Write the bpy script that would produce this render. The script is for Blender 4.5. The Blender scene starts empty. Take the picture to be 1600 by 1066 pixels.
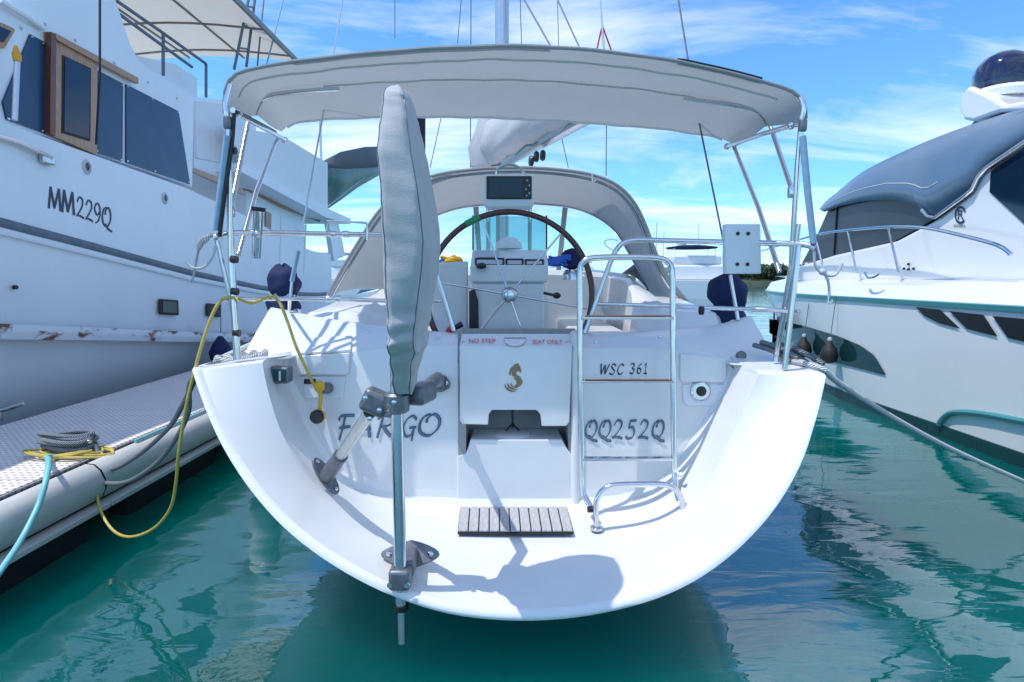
import bpy, math, random
from mathutils import Vector, Matrix
random.seed(7)
R = math.radians
scene = bpy.context.scene
# ------------------------------------------------------------------ camera
W0, H0, F = 1600.0, 1066.0, 900.0          # photograph size and focal length in its pixels
PITCH = math.atan(98.0 / F); EYE = 1.7
cam_d = bpy.data.cameras.new('camera'); cam = bpy.data.objects.new('camera', cam_d)
scene.collection.objects.link(cam); scene.camera = cam
cam.location = (0, 0, EYE); cam.rotation_euler = (math.pi / 2 - PITCH, 0, 0)
cam_d.sensor_width = 36.0; cam_d.lens = 36.0 * F / W0; cam_d.clip_start = 0.05; cam_d.clip_end = 5000
# ------------------------------------------------------------------ world, sun, exposure
SUN = Vector((-0.44, -0.13, 1.0)).normalized()     # towards the sun
wd = bpy.data.worlds.new('World'); scene.world = wd; wd.use_nodes = True
nt = wd.node_tree; nt.nodes.clear()
def N(t, **k):
    n = nt.nodes.new(t)
    for a, b in k.items(): setattr(n, a, b)
    return n
sky = N('ShaderNodeTexSky', sky_type='NISHITA', sun_disc=False)
sky.sun_elevation = math.asin(SUN.z); sky.sun_rotation = math.atan2(SUN.x, SUN.y)
sky.air_density = 1.0; sky.dust_density = 0.25; sky.ozone_density = 4.0
tint = N('ShaderNodeMix', data_type='RGBA', blend_type='MULTIPLY'); tint.inputs[0].default_value = 1
tint.inputs[7].default_value = (0.53, 0.87, 1.15, 1)
geo = N('ShaderNodeNewGeometry'); sep = N('ShaderNodeSeparateXYZ')
tc = N('ShaderNodeTexCoord')
nt.links.new(tc.outputs['Generated'], sep.inputs[0])
addz = N('ShaderNodeMath', operation='ADD'); addz.inputs[1].default_value = 0.22
mx = N('ShaderNodeMath', operation='MAXIMUM'); mx.inputs[1].default_value = 0.0
nt.links.new(sep.outputs[2], mx.inputs[0]); nt.links.new(mx.outputs[0], addz.inputs[0])
dx = N('ShaderNodeMath', operation='DIVIDE'); dy = N('ShaderNodeMath', operation='DIVIDE')
for d, o in ((dx, 0), (dy, 1)):
    nt.links.new(sep.outputs[o], d.inputs[0]); nt.links.new(addz.outputs[0], d.inputs[1])
comb = N('ShaderNodeCombineXYZ'); nt.links.new(dx.outputs[0], comb.inputs[0]); nt.links.new(dy.outputs[0], comb.inputs[1])
mp = N('ShaderNodeMapping'); mp.inputs['Scale'].default_value = (0.55, 1.5, 1); mp.inputs['Rotation'].default_value = (0, 0, R(-12)); mp.inputs['Location'].default_value = (2.3, 0.4, 0)
nt.links.new(comb.outputs[0], mp.inputs[0])
n1 = N('ShaderNodeTexNoise'); n1.inputs['Scale'].default_value = 1.25; n1.inputs['Detail'].default_value = 12; n1.inputs['Roughness'].default_value = 0.62; n1.inputs['Distortion'].default_value = 0.5
nt.links.new(mp.outputs[0], n1.inputs[0])
rp = N('ShaderNodeValToRGB'); rp.color_ramp.elements[0].position = 0.445; rp.color_ramp.elements[1].position = 0.72
rp.color_ramp.elements[0].color = (0, 0, 0, 1); rp.color_ramp.elements[1].color = (0.85, 0.85, 0.85, 1)
nt.links.new(n1.outputs[0], rp.inputs[0])
cm = N('ShaderNodeMix', data_type='RGBA'); cm.inputs[7].default_value = (5.6, 5.9, 6.3, 1)
nt.links.new(rp.outputs[0], cm.inputs[0]); nt.links.new(sky.outputs[0], tint.inputs[6]); nt.links.new(tint.outputs[2], cm.inputs[6])
bg = N('ShaderNodeBackground'); bg.inputs[1].default_value = 0.15
out = N('ShaderNodeOutputWorld'); nt.links.new(cm.outputs[2], bg.inputs[0]); nt.links.new(bg.outputs[0], out.inputs[0])
sl = bpy.data.lights.new('sun', 'SUN'); sl.energy = 2.4; sl.angle = R(0.53); sl.color = (1.0, 0.955, 0.89)
so = bpy.data.objects.new('sun', sl); scene.collection.objects.link(so); so.location = (-5, -2, 12)
so.rotation_euler = SUN.to_track_quat('Z', 'Y').to_euler()
scene.view_settings.view_transform = 'Standard'; scene.view_settings.look = 'None'
scene.view_settings.exposure = 0.62; scene.view_settings.gamma = 1.0
scene.render.resolution_x = 1024; scene.render.resolution_y = 682
scene.render.engine = 'CYCLES'
scene.cycles.max_bounces = 8; scene.cycles.transparent_max_bounces = 12; scene.cycles.caustics_reflective = False; scene.cycles.caustics_refractive = False
# ------------------------------------------------------------------ where a photograph pixel lies in the place
CP, SP = math.cos(PITCH), math.sin(PITCH)
def ray(px, py):
    u = (px - W0 / 2) / F; v = (H0 / 2 - py) / F
    return Vector((u, CP + v * SP, -SP + v * CP))
EYEV = Vector((0, 0, EYE))
def V(px, py, Y): d = ray(px, py); return EYEV + d * (Y / d.y)
def VX(px, py, X): d = ray(px, py); return EYEV + d * (X / d.x)
def VZ(px, py, z): d = ray(px, py); return EYEV + d * ((z - EYE) / d.z)
def VP(px, py, p0, n):
    d = ray(px, py); n = Vector(n); return EYEV + d * ((Vector(p0) - EYEV).dot(n) / d.dot(n))
# ------------------------------------------------------------------ materials
MATS = {}
def mat(name, col, rough=0.5, metal=0.0, noise=0.0, nscale=8.0, bump=0.0, bscale=60.0, coat=0.0, col2=None, spec=0.5, stretch=(1, 1, 1), ramp=(0.35, 0.7)):
    m = bpy.data.materials.new(name); m.use_nodes = True; t = m.node_tree; b = t.nodes['Principled BSDF']
    b.inputs['Base Color'].default_value = (*col, 1); b.inputs['Roughness'].default_value = rough
    b.inputs['Metallic'].default_value = metal; b.inputs['Coat Weight'].default_value = coat; b.inputs['Coat Roughness'].default_value = 0.06
    b.inputs['Specular IOR Level'].default_value = spec
    tcn = t.nodes.new('ShaderNodeTexCoord'); mpn = t.nodes.new('ShaderNodeMapping'); mpn.inputs['Scale'].default_value = stretch
    t.links.new(tcn.outputs['Object'], mpn.inputs[0])
    if noise > 0 or col2:
        nn = t.nodes.new('ShaderNodeTexNoise'); nn.inputs['Scale'].default_value = nscale; nn.inputs['Detail'].default_value = 6
        nn.inputs['Roughness'].default_value = 0.62
        t.links.new(mpn.outputs[0], nn.inputs[0])
        cr = t.nodes.new('ShaderNodeValToRGB'); e = cr.color_ramp.elements
        e[0].position, e[1].position = ramp
        c2 = col2 or tuple(c * (1 - noise) for c in col)
        e[0].color = (*c2, 1); e[1].color = (*col, 1)
        t.links.new(nn.outputs[0], cr.inputs[0]); t.links.new(cr.outputs[0], b.inputs['Base Color'])
    if bump > 0:
        bn = t.nodes.new('ShaderNodeTexNoise'); bn.inputs['Scale'].default_value = bscale; bn.inputs['Detail'].default_value = 4
        t.links.new(mpn.outputs[0], bn.inputs[0])
        bp = t.nodes.new('ShaderNodeBump'); bp.inputs['Strength'].default_value = bump; bp.inputs['Distance'].default_value = 0.01
        t.links.new(bn.outputs[0], bp.inputs['Height']); t.links.new(bp.outputs[0], b.inputs['Normal'])
    MATS[name] = m; return m
mat('gelcoat', (0.74, 0.755, 0.76), 0.26, noise=0.07, nscale=3.0, coat=0.25)
mat('gelcoat_dull', (0.74, 0.78, 0.83), 0.4, noise=0.08, nscale=1.5, coat=0.1, stretch=(1, 1, .25))
mat('trawler_white', (0.80, 0.84, 0.89), 0.42, noise=0.07, nscale=0.9, coat=0.1, stretch=(1, 1, .3))
mat('yacht_white', (0.80, 0.80, 0.80), 0.2, noise=0.035, nscale=1.2, coat=0.5, stretch=(1, 1, .2))
mat('steel', (0.66, 0.68, 0.70), 0.17, 1.0, noise=0.1, nscale=14)
mat('aluminium', (0.62, 0.64, 0.64), 0.28, 1.0, noise=0.12, nscale=20)
mat('casting', (0.20, 0.215, 0.24), 0.42, 0.55, noise=0.3, nscale=25, bump=0.15, bscale=160)
mat('canvas_grey', (0.43, 0.455, 0.47), 0.85, noise=0.10, nscale=5, bump=0.25, bscale=240)
mat('canvas_pole', (0.47, 0.47, 0.48), 0.8, noise=0.12, nscale=6, bump=0.25, bscale=240)
mat('canvas_white', (0.66, 0.68, 0.70), 0.8, noise=0.12, nscale=6, bump=0.3, bscale=30)
mat('piping', (0.80, 0.82, 0.83), 0.7)
mat('navy', (0.004, 0.018, 0.10), 0.8, noise=0.4, nscale=9, bump=0.3, bscale=200)
mat('dark_navy', (0.006, 0.01, 0.03), 0.6, noise=0.3)
mat('black', (0.012, 0.012, 0.014), 0.4, noise=0.3)
mat('rubber', (0.02, 0.02, 0.022), 0.6, noise=0.3)
mat('mahogany', (0.085, 0.018, 0.014), 0.3, noise=0.5, nscale=30, coat=0.4)
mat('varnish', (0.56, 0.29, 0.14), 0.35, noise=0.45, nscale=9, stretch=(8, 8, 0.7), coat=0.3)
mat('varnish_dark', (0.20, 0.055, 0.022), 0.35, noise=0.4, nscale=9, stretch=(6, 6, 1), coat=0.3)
mat('teak', (0.56, 0.56, 0.57), 0.75, noise=0.4, nscale=16, stretch=(10, 1, 1), bump=0.3, bscale=90)
mat('caulk', (0.02, 0.02, 0.02), 0.7)
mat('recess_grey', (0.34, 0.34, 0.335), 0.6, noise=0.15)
mat('plastic_white', (0.78, 0.80, 0.82), 0.35, noise=0.03)
mat('plastic_grey', (0.5, 0.52, 0.55), 0.4)
mat('screen', (0.006, 0.014, 0.02), 0.12)
mat('glass_dark', (0.006, 0.022, 0.05), 0.06, noise=0.2, nscale=2)
mat('mesh_blue', (0.012, 0.055, 0.13), 0.28, noise=0.25, nscale=3)
mat('glass_hull', (0.01, 0.05, 0.055), 0.05)
mat('letter_dark', (0.012, 0.022, 0.06), 0.4); mat('letter_fill', (0.12, 0.19, 0.30), 0.4, noise=0.2, nscale=60)
mat('letter_ink', (0.012, 0.018, 0.06), 0.4); mat('letter_red', (0.62, 0.05, 0.06), 0.5)
mat('gold', (0.30, 0.20, 0.10), 0.4, 0.3, noise=0.2, nscale=80)
mat('yellow', (0.62, 0.47, 0.10), 0.5, noise=0.2, nscale=40); mat('yellow_bright', (0.75, 0.42, 0.01), 0.5, noise=0.2, nscale=40)
mat('blue_rope', (0.03, 0.20, 0.55), 0.6, noise=0.3, nscale=80); mat('blue_plastic', (0.02, 0.12, 0.55), 0.4)
mat('hose', (0.22, 0.58, 0.58), 0.45, noise=0.15, nscale=20)
mat('blue_tube', (0.30, 0.46, 0.62), 0.35, noise=0.2, nscale=20)
mat('green_tape', (0.02, 0.25, 0.10), 0.5); mat('red_plastic', (0.55, 0.02, 0.03), 0.4)
mat('orange', (0.8, 0.35, 0.02), 0.5)
mat('cream', (0.62, 0.58, 0.50), 0.8, noise=0.06); mat('frame_brown', (0.20, 0.17, 0.15), 0.5)
mat('stripe_grey', (0.13, 0.17, 0.22), 0.5, noise=0.3, nscale=6)
mat('rust', (0.66, 0.70, 0.74), 0.6, nscale=2.6, col2=(0.16, 0.05, 0.015), stretch=(1, 1.0, 2.5), ramp=(0.385, 0.46), bump=0.3, bscale=20)
mat('dome_blue', (0.006, 0.012, 0.05), 0.08, coat=0.6)
mat('hardtop', (0.105, 0.17, 0.24), 0.3, noise=0.06, nscale=2, coat=0.3); mat('smoke_screen', (0.035, 0.045, 0.065), 0.3, noise=0.2, nscale=2)
mat('teal_stripe', (0.06, 0.25, 0.27), 0.3); mat('boot_green', (0.008, 0.06, 0.06), 0.35, noise=0.3)
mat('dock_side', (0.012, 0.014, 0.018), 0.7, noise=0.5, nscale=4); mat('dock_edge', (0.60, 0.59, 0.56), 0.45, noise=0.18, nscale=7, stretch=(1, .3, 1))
mat('tree_green', (0.05, 0.085, 0.03), 0.9, noise=0.6, nscale=0.6); mat('land', (0.06, 0.09, 0.05), 0.9, noise=0.5, nscale=0.05)
mat('tender_green', (0.10, 0.22, 0.20), 0.5, noise=0.3, nscale=3, stretch=(1, 1, 8)); mat('tender_grey', (0.10, 0.11, 0.13), 0.7)
mat('white_far', (0.75, 0.76, 0.78), 0.4, noise=0.06)
def translucent(name, f):
    t = MATS[name].node_tree; b = t.nodes['Principled BSDF']; o = t.nodes['Material Output']; tr = t.nodes.new('ShaderNodeBsdfTranslucent'); mx_ = t.nodes.new('ShaderNodeMixShader'); mx_.inputs[0].default_value = f
    tr.inputs[0].default_value = b.inputs['Base Color'].default_value; t.links.new(b.outputs[0], mx_.inputs[1]); t.links.new(tr.outputs[0], mx_.inputs[2]); t.links.new(mx_.outputs[0], o.inputs[0])
translucent('canvas_grey', 0.35); translucent('cream', 0.4); translucent('piping', 0.5); translucent('canvas_white', 0.3)
def rope_mat(name, c1, c2, freq=42):
    m = mat(name, c1, 0.85); t = m.node_tree; b = t.nodes['Principled BSDF']
    u = t.nodes.new('ShaderNodeUVMap'); w = t.nodes.new('ShaderNodeTexWave'); w.wave_type = 'BANDS'; w.bands_direction = 'DIAGONAL'
    w.inputs['Scale'].default_value = freq; w.inputs['Distortion'].default_value = 0.4
    t.links.new(u.outputs[0], w.inputs[0]); cr = t.nodes.new('ShaderNodeValToRGB')
    cr.color_ramp.elements[0].color = (*c2, 1); cr.color_ramp.elements[1].color = (*c1, 1); cr.color_ramp.elements[0].position = 0.15; cr.color_ramp.elements[1].position = 0.6
    t.links.new(w.outputs[0], cr.inputs[0]); t.links.new(cr.outputs[0], b.inputs['Base Color'])
    bp = t.nodes.new('ShaderNodeBump'); bp.inputs['Strength'].default_value = 0.9; bp.inputs['Distance'].default_value = 0.008
    t.links.new(w.outputs[0], bp.inputs['Height']); t.links.new(bp.outputs[0], b.inputs['Normal'])
    return m
rope_mat('rope_grey', (0.36, 0.40, 0.43), (0.10, 0.13, 0.15)); rope_mat('rope_white', (0.80, 0.80, 0.80), (0.50, 0.52, 0.54))
def clear_mat(name, tintc, alpha, rough=0.05):
    m = bpy.data.materials.new(name); m.use_nodes = True; t = m.node_tree; t.nodes.clear()
    o = t.nodes.new('ShaderNodeOutputMaterial'); mixn = t.nodes.new('ShaderNodeMixShader'); tr = t.nodes.new('ShaderNodeBsdfTransparent'); tr.inputs[0].default_value = (*tintc, 1)
    gl = t.nodes.new('ShaderNodeBsdfGlossy'); gl.inputs['Roughness'].default_value = rough
    df = t.nodes.new('ShaderNodeBsdfDiffuse'); df.inputs[0].default_value = (0.6, 0.65, 0.68, 1)
    m2 = t.nodes.new('ShaderNodeMixShader'); m2.inputs[0].default_value = 0.5
    t.links.new(gl.outputs[0], m2.inputs[1]); t.links.new(df.outputs[0], m2.inputs[2])
    mixn.inputs[0].default_value = alpha; t.links.new(tr.outputs[0], mixn.inputs[1]); t.links.new(m2.outputs[0], mixn.inputs[2]); t.links.new(mixn.outputs[0], o.inputs[0])
    MATS[name] = m; return m
clear_mat('vinyl', (0.93, 0.95, 0.97), 0.14, 0.12); clear_mat('tinted', (0.55, 0.80, 0.80), 0.12, 0.04)
# deck panels of the dock: perforated plastic, rows of drain slots
m = mat('dock_panel', (0.74, 0.68, 0.65), 0.7, noise=0.10, nscale=5); t = m.node_tree; b = t.nodes['Principled BSDF']
old = b.inputs['Base Color'].links[0].from_socket
g = t.nodes.new('ShaderNodeTexCoord'); s = t.nodes.new('ShaderNodeSeparateXYZ'); t.links.new(g.outputs['Object'], s.inputs[0])
def mth(op, a, bb=None):
    n = t.nodes.new('ShaderNodeMath'); n.operation = op
    if hasattr(a, 'links'): t.links.new(a, n.inputs[0])
    else: n.inputs[0].default_value = a
    if bb is not None:
        if hasattr(bb, 'links'): t.links.new(bb, n.inputs[1])
        else: n.inputs[1].default_value = bb
    return n.outputs[0]
def cell(sock, per, w):
    f = mth('FRACT', mth('DIVIDE', sock, per)); return mth('LESS_THAN', mth('ABSOLUTE', mth('SUBTRACT', f, 0.5)), w)
slot = mth('MULTIPLY', cell(s.outputs[0], 0.05, 0.22), cell(s.outputs[1], 0.046, 0.13))
mixc = t.nodes.new('ShaderNodeMix'); mixc.data_type = 'RGBA'; t.links.new(slot, mixc.inputs[0]); t.links.new(old, mixc.inputs[6]); mixc.inputs[7].default_value = (0.17, 0.17, 0.20, 1)
t.links.new(mixc.outputs[2], b.inputs['Base Color'])
# water
m = mat('water', (0.0, 0.070, 0.073), 0.015); t = m.node_tree; b = t.nodes['Principled BSDF']; b.inputs['IOR'].default_value = 2.5
b.subsurface_method = 'BURLEY'; b.inputs['Subsurface Weight'].default_value = 1.0; b.inputs['Subsurface Radius'].default_value = (0.6, 1.6, 1.6); b.inputs['Subsurface Scale'].default_value = 1.0
g = t.nodes.new('ShaderNodeNewGeometry')
def wave(scale, stretch, strength, dist, prev=None, detail=3):
    mpn = t.nodes.new('ShaderNodeMapping'); mpn.inputs['Scale'].default_value = stretch; t.links.new(g.outputs['Position'], mpn.inputs[0])
    n = t.nodes.new('ShaderNodeTexNoise'); n.inputs['Scale'].default_value = scale; n.inputs['Detail'].default_value = detail; n.inputs['Distortion'].default_value = 0.6
    t.links.new(mpn.outputs[0], n.inputs[0]); bp = t.nodes.new('ShaderNodeBump'); bp.inputs['Strength'].default_value = strength; bp.inputs['Distance'].default_value = dist
    t.links.new(n.outputs[0], bp.inputs['Height'])
    if prev: t.links.new(prev, bp.inputs['Normal'])
    return bp.outputs[0]
w1 = wave(0.8, (0.6, 1.6, 1), 1.0, 0.026, None, 2); w2 = wave(3.0, (0.6, 1.9, 1), 1.0, 0.0040, w1, 3)
t.links.new(w2, b.inputs['Normal'])
nn = t.nodes.new('ShaderNodeTexNoise'); nn.inputs['Scale'].default_value = 0.35; t.links.new(g.outputs['Position'], nn.inputs[0])
cr = t.nodes.new('ShaderNodeValToRGB'); cr.color_ramp.elements[0].color = (0.0, 0.076, 0.066, 1); cr.color_ramp.elements[1].color = (0.0, 0.125, 0.118, 1); cr.color_ramp.elements[0].position = .35; cr.color_ramp.elements[1].position = .65
t.links.new(nn.outputs[0], cr.inputs[0]); t.links.new(cr.outputs[0], b.inputs['Base Color'])
# ------------------------------------------------------------------ mesh helpers
COL = scene.collection
WLOC = {}
def adopt(o, parent, loc):
    WLOC[o.name] = Vector(loc); o.location = loc
    if parent is not None:
        o.parent = parent; o.matrix_parent_inverse = Matrix.Translation(-WLOC[parent.name])
def thing(name, loc, label, cat, group=None):
    o = bpy.data.objects.new(name, None); COL.objects.link(o); o.empty_display_size = 0.2
    adopt(o, None, loc); o['label'] = label; o['category'] = cat
    if group: o['group'] = group
    return o
def tag(o, label, cat, group=None):
    o['label'] = label; o['category'] = cat
    if group: o['group'] = group
    return o
def cr_spline(pts, n=6, closed=False):
    P = [Vector(p) for p in pts]; L = len(P); outp = []
    if L < 3: return P
    rng = range(L if closed else L - 1)
    for i in rng:
        if closed: p0, p1, p2, p3 = P[i - 1], P[i], P[(i + 1) % L], P[(i + 2) % L]
        else: p0, p1, p2, p3 = P[max(i - 1, 0)], P[i], P[i + 1], P[min(i + 2, L - 1)]
        for k in range(n):
            s = k / n
            outp.append(0.5 * ((2 * p1) + (p2 - p0) * s + (2 * p0 - 5 * p1 + 4 * p2 - p3) * s * s + (3 * p1 - p0 - 3 * p2 + p3) * s ** 3))
    if not closed: outp.append(P[-1])
    return outp
def resample(pts, n):
    P = [Vector(p) for p in pts]; d = [0.0]
    for a, b_ in zip(P, P[1:]): d.append(d[-1] + (b_ - a).length)
    res = []; j = 0
    for i in range(n):
        s = d[-1] * i / (n - 1)
        while j < len(P) - 2 and d[j + 1] < s: j += 1
        f = (s - d[j]) / max(1e-9, d[j + 1] - d[j]); res.append(P[j].lerp(P[j + 1], min(1, max(0, f))))
    return res
class MB:
    def __init__(s): s.v = []; s.f = []; s.uv = {}
    def add(s, vs, fs):
        o = len(s.v); s.v += [Vector(v) for v in vs]; s.f += [tuple(i + o for i in f) for f in fs]; return o
    def box(s, c, size, rot=None):
        c = Vector(c); h = Vector(size) / 2; vs = []
        for x in (-1, 1):
            for y in (-1, 1):
                for z in (-1, 1):
                    p = Vector((x * h.x, y * h.y, z * h.z))
                    if rot is not None: p = rot @ p
                    vs.append(c + p)
        s.add(vs, [(0, 1, 3, 2), (4, 6, 7, 5), (0, 4, 5, 1), (2, 3, 7, 6), (0, 2, 6, 4), (1, 5, 7, 3)]); return s
    def bar(s, a, b, w, h, up=(0, 0, 1)):
        a = Vector(a); b = Vector(b); d = (b - a).normalized(); r = d.cross(Vector(up)).normalized(); u = r.cross(d)
        vs = [p + r * (x * w / 2) + u * (y * h / 2) for p in (a, b) for x, y in ((-1, -1), (1, -1), (1, 1), (-1, 1))]
        s.add(vs, [(0, 1, 2, 3), (7, 6, 5, 4), (0, 4, 5, 1), (1, 5, 6, 2), (2, 6, 7, 3), (3, 7, 4, 0)]); return s
    def tube(s, pts, r, seg=10, smooth=0, closed=False, caps=True):
        P = cr_spline(pts, smooth, closed) if smooth else [Vector(p) for p in pts]
        n = len(P); rr = r if isinstance(r, (list, tuple)) else [r] * n
        if len(rr) != n: rr = [rr[min(len(rr) - 1, int(i * len(rr) / n))] for i in range(n)]
        T = []
        for i in range(n):
            a = P[i - 1] if (i > 0 or closed) else P[i]; b = P[(i + 1) % n] if (i < n - 1 or closed) else P[i]
            T.append((b - a).normalized())
        ref = Vector((0, 0, 1)) if abs(T[0].z) < 0.9 else Vector((1, 0, 0))
        u = (ref - T[0] * ref.dot(T[0])).normalized(); vs = []; ln = 0.0; uvs = []
        for i in range(n):
            u = (u - T[i] * u.dot(T[i]))
            u = u.normalized() if u.length > 1e-6 else T[i].orthogonal().normalized()
            w = T[i].cross(u)
            if i: ln += (P[i] - P[i - 1]).length
            for k in range(seg):
                a = 2 * math.pi * k / seg; vs.append(P[i] + (u * math.cos(a) + w * math.sin(a)) * rr[i]); uvs.append((k / seg * 0.09, ln))
        fs = []
        m_ = n if closed else n - 1
        for i in range(m_):
            for k in range(seg):
                j = (i + 1) % n
                fs.append((i * seg + k, i * seg + (k + 1) % seg, j * seg + (k + 1) % seg, j * seg + k))
        if caps and not closed: fs += [tuple(range(seg - 1, -1, -1)), tuple((n - 1) * seg + k for k in range(seg))]
        o = s.add(vs, fs)
        for i, q in enumerate(uvs): s.uv[o + i] = q
        return s
    def grid(s, rows, closed=False, flip=False):
        n = len(rows[0]); vs = [p for r_ in rows for p in r_]; fs = []
        for i in range(len(rows) - 1):
            for k in range(n if closed else n - 1):
                q = (i * n + k, i * n + (k + 1) % n, (i + 1) * n + (k + 1) % n, (i + 1) * n + k)
                fs.append(q[::-1] if flip else q)
        s.add(vs, fs); return s
    def prism(s, poly, off):
        off = Vector(off); P = [Vector(p) for p in poly]; n = len(P)
        s.add(P + [p + off for p in P], [tuple(range(n - 1, -1, -1)), tuple(range(n, 2 * n))] + [(i, (i + 1) % n, n + (i + 1) % n, n + i) for i in range(n)]); return s
    def lathe(s, o, axis, prof, seg=20):
        o = Vector(o); a = Vector(axis).normalized(); u = a.orthogonal().normalized(); w = a.cross(u); rows = []
        for r_, h in prof: rows.append([o + a * h + (u * math.cos(2 * math.pi * k / seg) + w * math.sin(2 * math.pi * k / seg)) * max(r_, 1e-4) for k in range(seg)])
        s.grid(rows, True)
        base = len(s.v) - len(rows) * seg
        s.f.append(tuple(base + k for k in range(seg - 1, -1, -1))); s.f.append(tuple(base + (len(rows) - 1) * seg + k for k in range(seg)))
        return s
    def ball(s, c, rad, seg=14, ring=9):
        c = Vector(c); rad = Vector(rad) if hasattr(rad, '__len__') else Vector((rad,) * 3); rows = []
        for i in range(ring + 1):
            th = math.pi * (0.001 + 0.998 * i / ring)
            rows.append([c + Vector((rad.x * math.sin(th) * math.cos(2 * math.pi * k / seg), rad.y * math.sin(th) * math.sin(2 * math.pi * k / seg), rad.z * math.cos(th))) for k in range(seg)])
        s.grid(rows, True, True); return s
    def build(s, name, m, parent=None, smooth=True, bevel=0.0, solid=0.0, sub=0, angle=40):
        c = Vector((0, 0, 0))
        lo = Vector([min(v[i] for v in s.v) for i in range(3)]); hi = Vector([max(v[i] for v in s.v) for i in range(3)]); c = (lo + hi) / 2
        me = bpy.data.meshes.new(name); me.from_pydata([v - c for v in s.v], [], s.f)
        if s.uv:
            l = me.uv_layers.new(name='UVMap')
            for lp in me.loops: l.data[lp.index].uv = s.uv.get(lp.vertex_index, (0, 0))
        me.materials.append(MATS[m]); me.update()
        o = bpy.data.objects.new(name, me); COL.objects.link(o); adopt(o, parent, c)
        if smooth:
            me.polygons.foreach_set('use_smooth', [True] * len(me.polygons))
            try: me.set_sharp_from_angle(angle=R(angle))
            except Exception: pass
        if solid:
            md = o.modifiers.new('solid', 'SOLIDIFY'); md.thickness = solid; md.offset = 0
        if bevel:
            md = o.modifiers.new('bevel', 'BEVEL'); md.width = bevel; md.segments = 3; md.limit_method = 'ANGLE'; md.angle_limit = R(35)
        if sub:
            md = o.modifiers.new('sub', 'SUBSURF'); md.levels = sub; md.render_levels = sub
        return o
def struct(o): o['kind'] = 'structure'; return o
# lettering: pen strokes (ribbons whose width follows a broad nib), set in a box of photograph pixels and laid on a surface
GL = {
 'F': [[(.12, 0), (.27, .5), (.36, .95)], [(.02, .80), (.14, .97), (.9, 1.0)], [(.08, .48), (.7, .54)]],
 'A': [[(0, 0), (.32, .45), (.62, 1)], [(.62, 1), (.72, .5), (.85, 0)], [(.14, .36), (.85, .42)]],
 'R': [[(.12, 0), (.22, .5), (.32, 1)], [(.05, .85), (.4, 1), (.8, .95), (.86, .72), (.6, .55), (.3, .5)], [(.42, .5), (.65, .2), (1.0, .03)]],
 'G': [[(.9, .84), (.62, 1), (.25, .8), (.08, .4), (.25, .04), (.6, .06), (.78, .42)], [(.5, .42), (.9, .46)], [(.78, .42), (.7, -.2)]],
 'O': [[(.36, .62), (.42, .82), (.7, .99), (.97, .74), (.92, .32), (.55, .01), (.15, .14), (.05, .5), (.2, .85), (.5, 1.0)]],
 'Q': [[(.36, .62), (.42, .82), (.7, .99), (.95, .74), (.9, .32), (.55, .03), (.15, .16), (.05, .5), (.2, .85), (.5, 1.0)], [(.4, .12), (.7, -.08), (1.12, -.16)]],
 '2': [[(.1, .75), (.35, 1), (.72, .9), (.7, .6), (.35, .25), (.02, .02)], [(.02, .03), (.4, .07), (.9, .0)]],
 '5': [[(.9, 1), (.35, .97)], [(.36, .97), (.24, .57)], [(.24, .57), (.6, .62), (.8, .35), (.6, .04), (.2, 0), (.02, .1)]],
 'W': [[(.02, 1), (.15, .02)], [(.15, .02), (.5, .9)], [(.5, .9), (.6, .02)], [(.6, .02), (1, 1)]],
 'S': [[(.88, .85), (.55, 1), (.22, .8), (.45, .55), (.72, .32), (.6, .05), (.25, 0), (.02, .15)]],
 'C': [[(.92, .85), (.6, 1), (.2, .75), (.08, .35), (.3, .02), (.65, .05), (.88, .2)]],
 '3': [[(.12, .85), (.45, 1), (.76, .8), (.42, .55)], [(.42, .55), (.78, .35), (.55, .02), (.05, .08)]],
 '6': [[(.8, .98), (.35, .75), (.1, .35), (.3, .02), (.66, .12), (.7, .4), (.4, .54), (.15, .36)]],
 '1': [[(.15, .8), (.5, 1), (.45, .5), (.4, 0)], [(.1, 0), (.75, .02)]],
 'M': [[(.0, 0), (.14, 1)], [(.14, 1), (.46, .08)], [(.46, .08), (.82, 1)], [(.82, 1), (.96, 0)]],
 '9': [[(.76, .62), (.4, .44), (.12, .7), (.35, 1), (.7, .9), (.76, .52), (.55, .15), (.2, 0)]]}
def pen(mb, ch, place, w, nib=R(40), mn=.32, lift=0.0, slant=0.0, ends=True):
    for si, st in enumerate(GL[ch]):
        Q = [Vector((x + slant * y, y, 0)) for x, y in st]
        P = [p.xy for p in (cr_spline(Q, 8) if len(Q) > 2 else [Q[0].lerp(Q[1], k / 4) for k in range(5)])]
        L, Rr = [], []
        for i, p in enumerate(P):
            a = P[max(i - 1, 0)]; b_ = P[min(i + 1, len(P) - 1)]; tdir = (b_ - a); tdir = tdir.normalized() if tdir.length else Vector((1, 0))
            nrm = Vector((-tdir.y, tdir.x)); ww = w * (mn + (1 - mn) * abs(math.sin(math.atan2(tdir.y, tdir.x) - nib)))
            q = p
            if ends and i == 0: q = p - tdir * w * .12
            if ends and i == len(P) - 1: q = p + tdir * w * .12
            L.append(place(q + nrm * ww / 2, lift + si * .0004)); Rr.append(place(q - nrm * ww / 2, lift + si * .0004))
        mb.grid([L, Rr])
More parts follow.
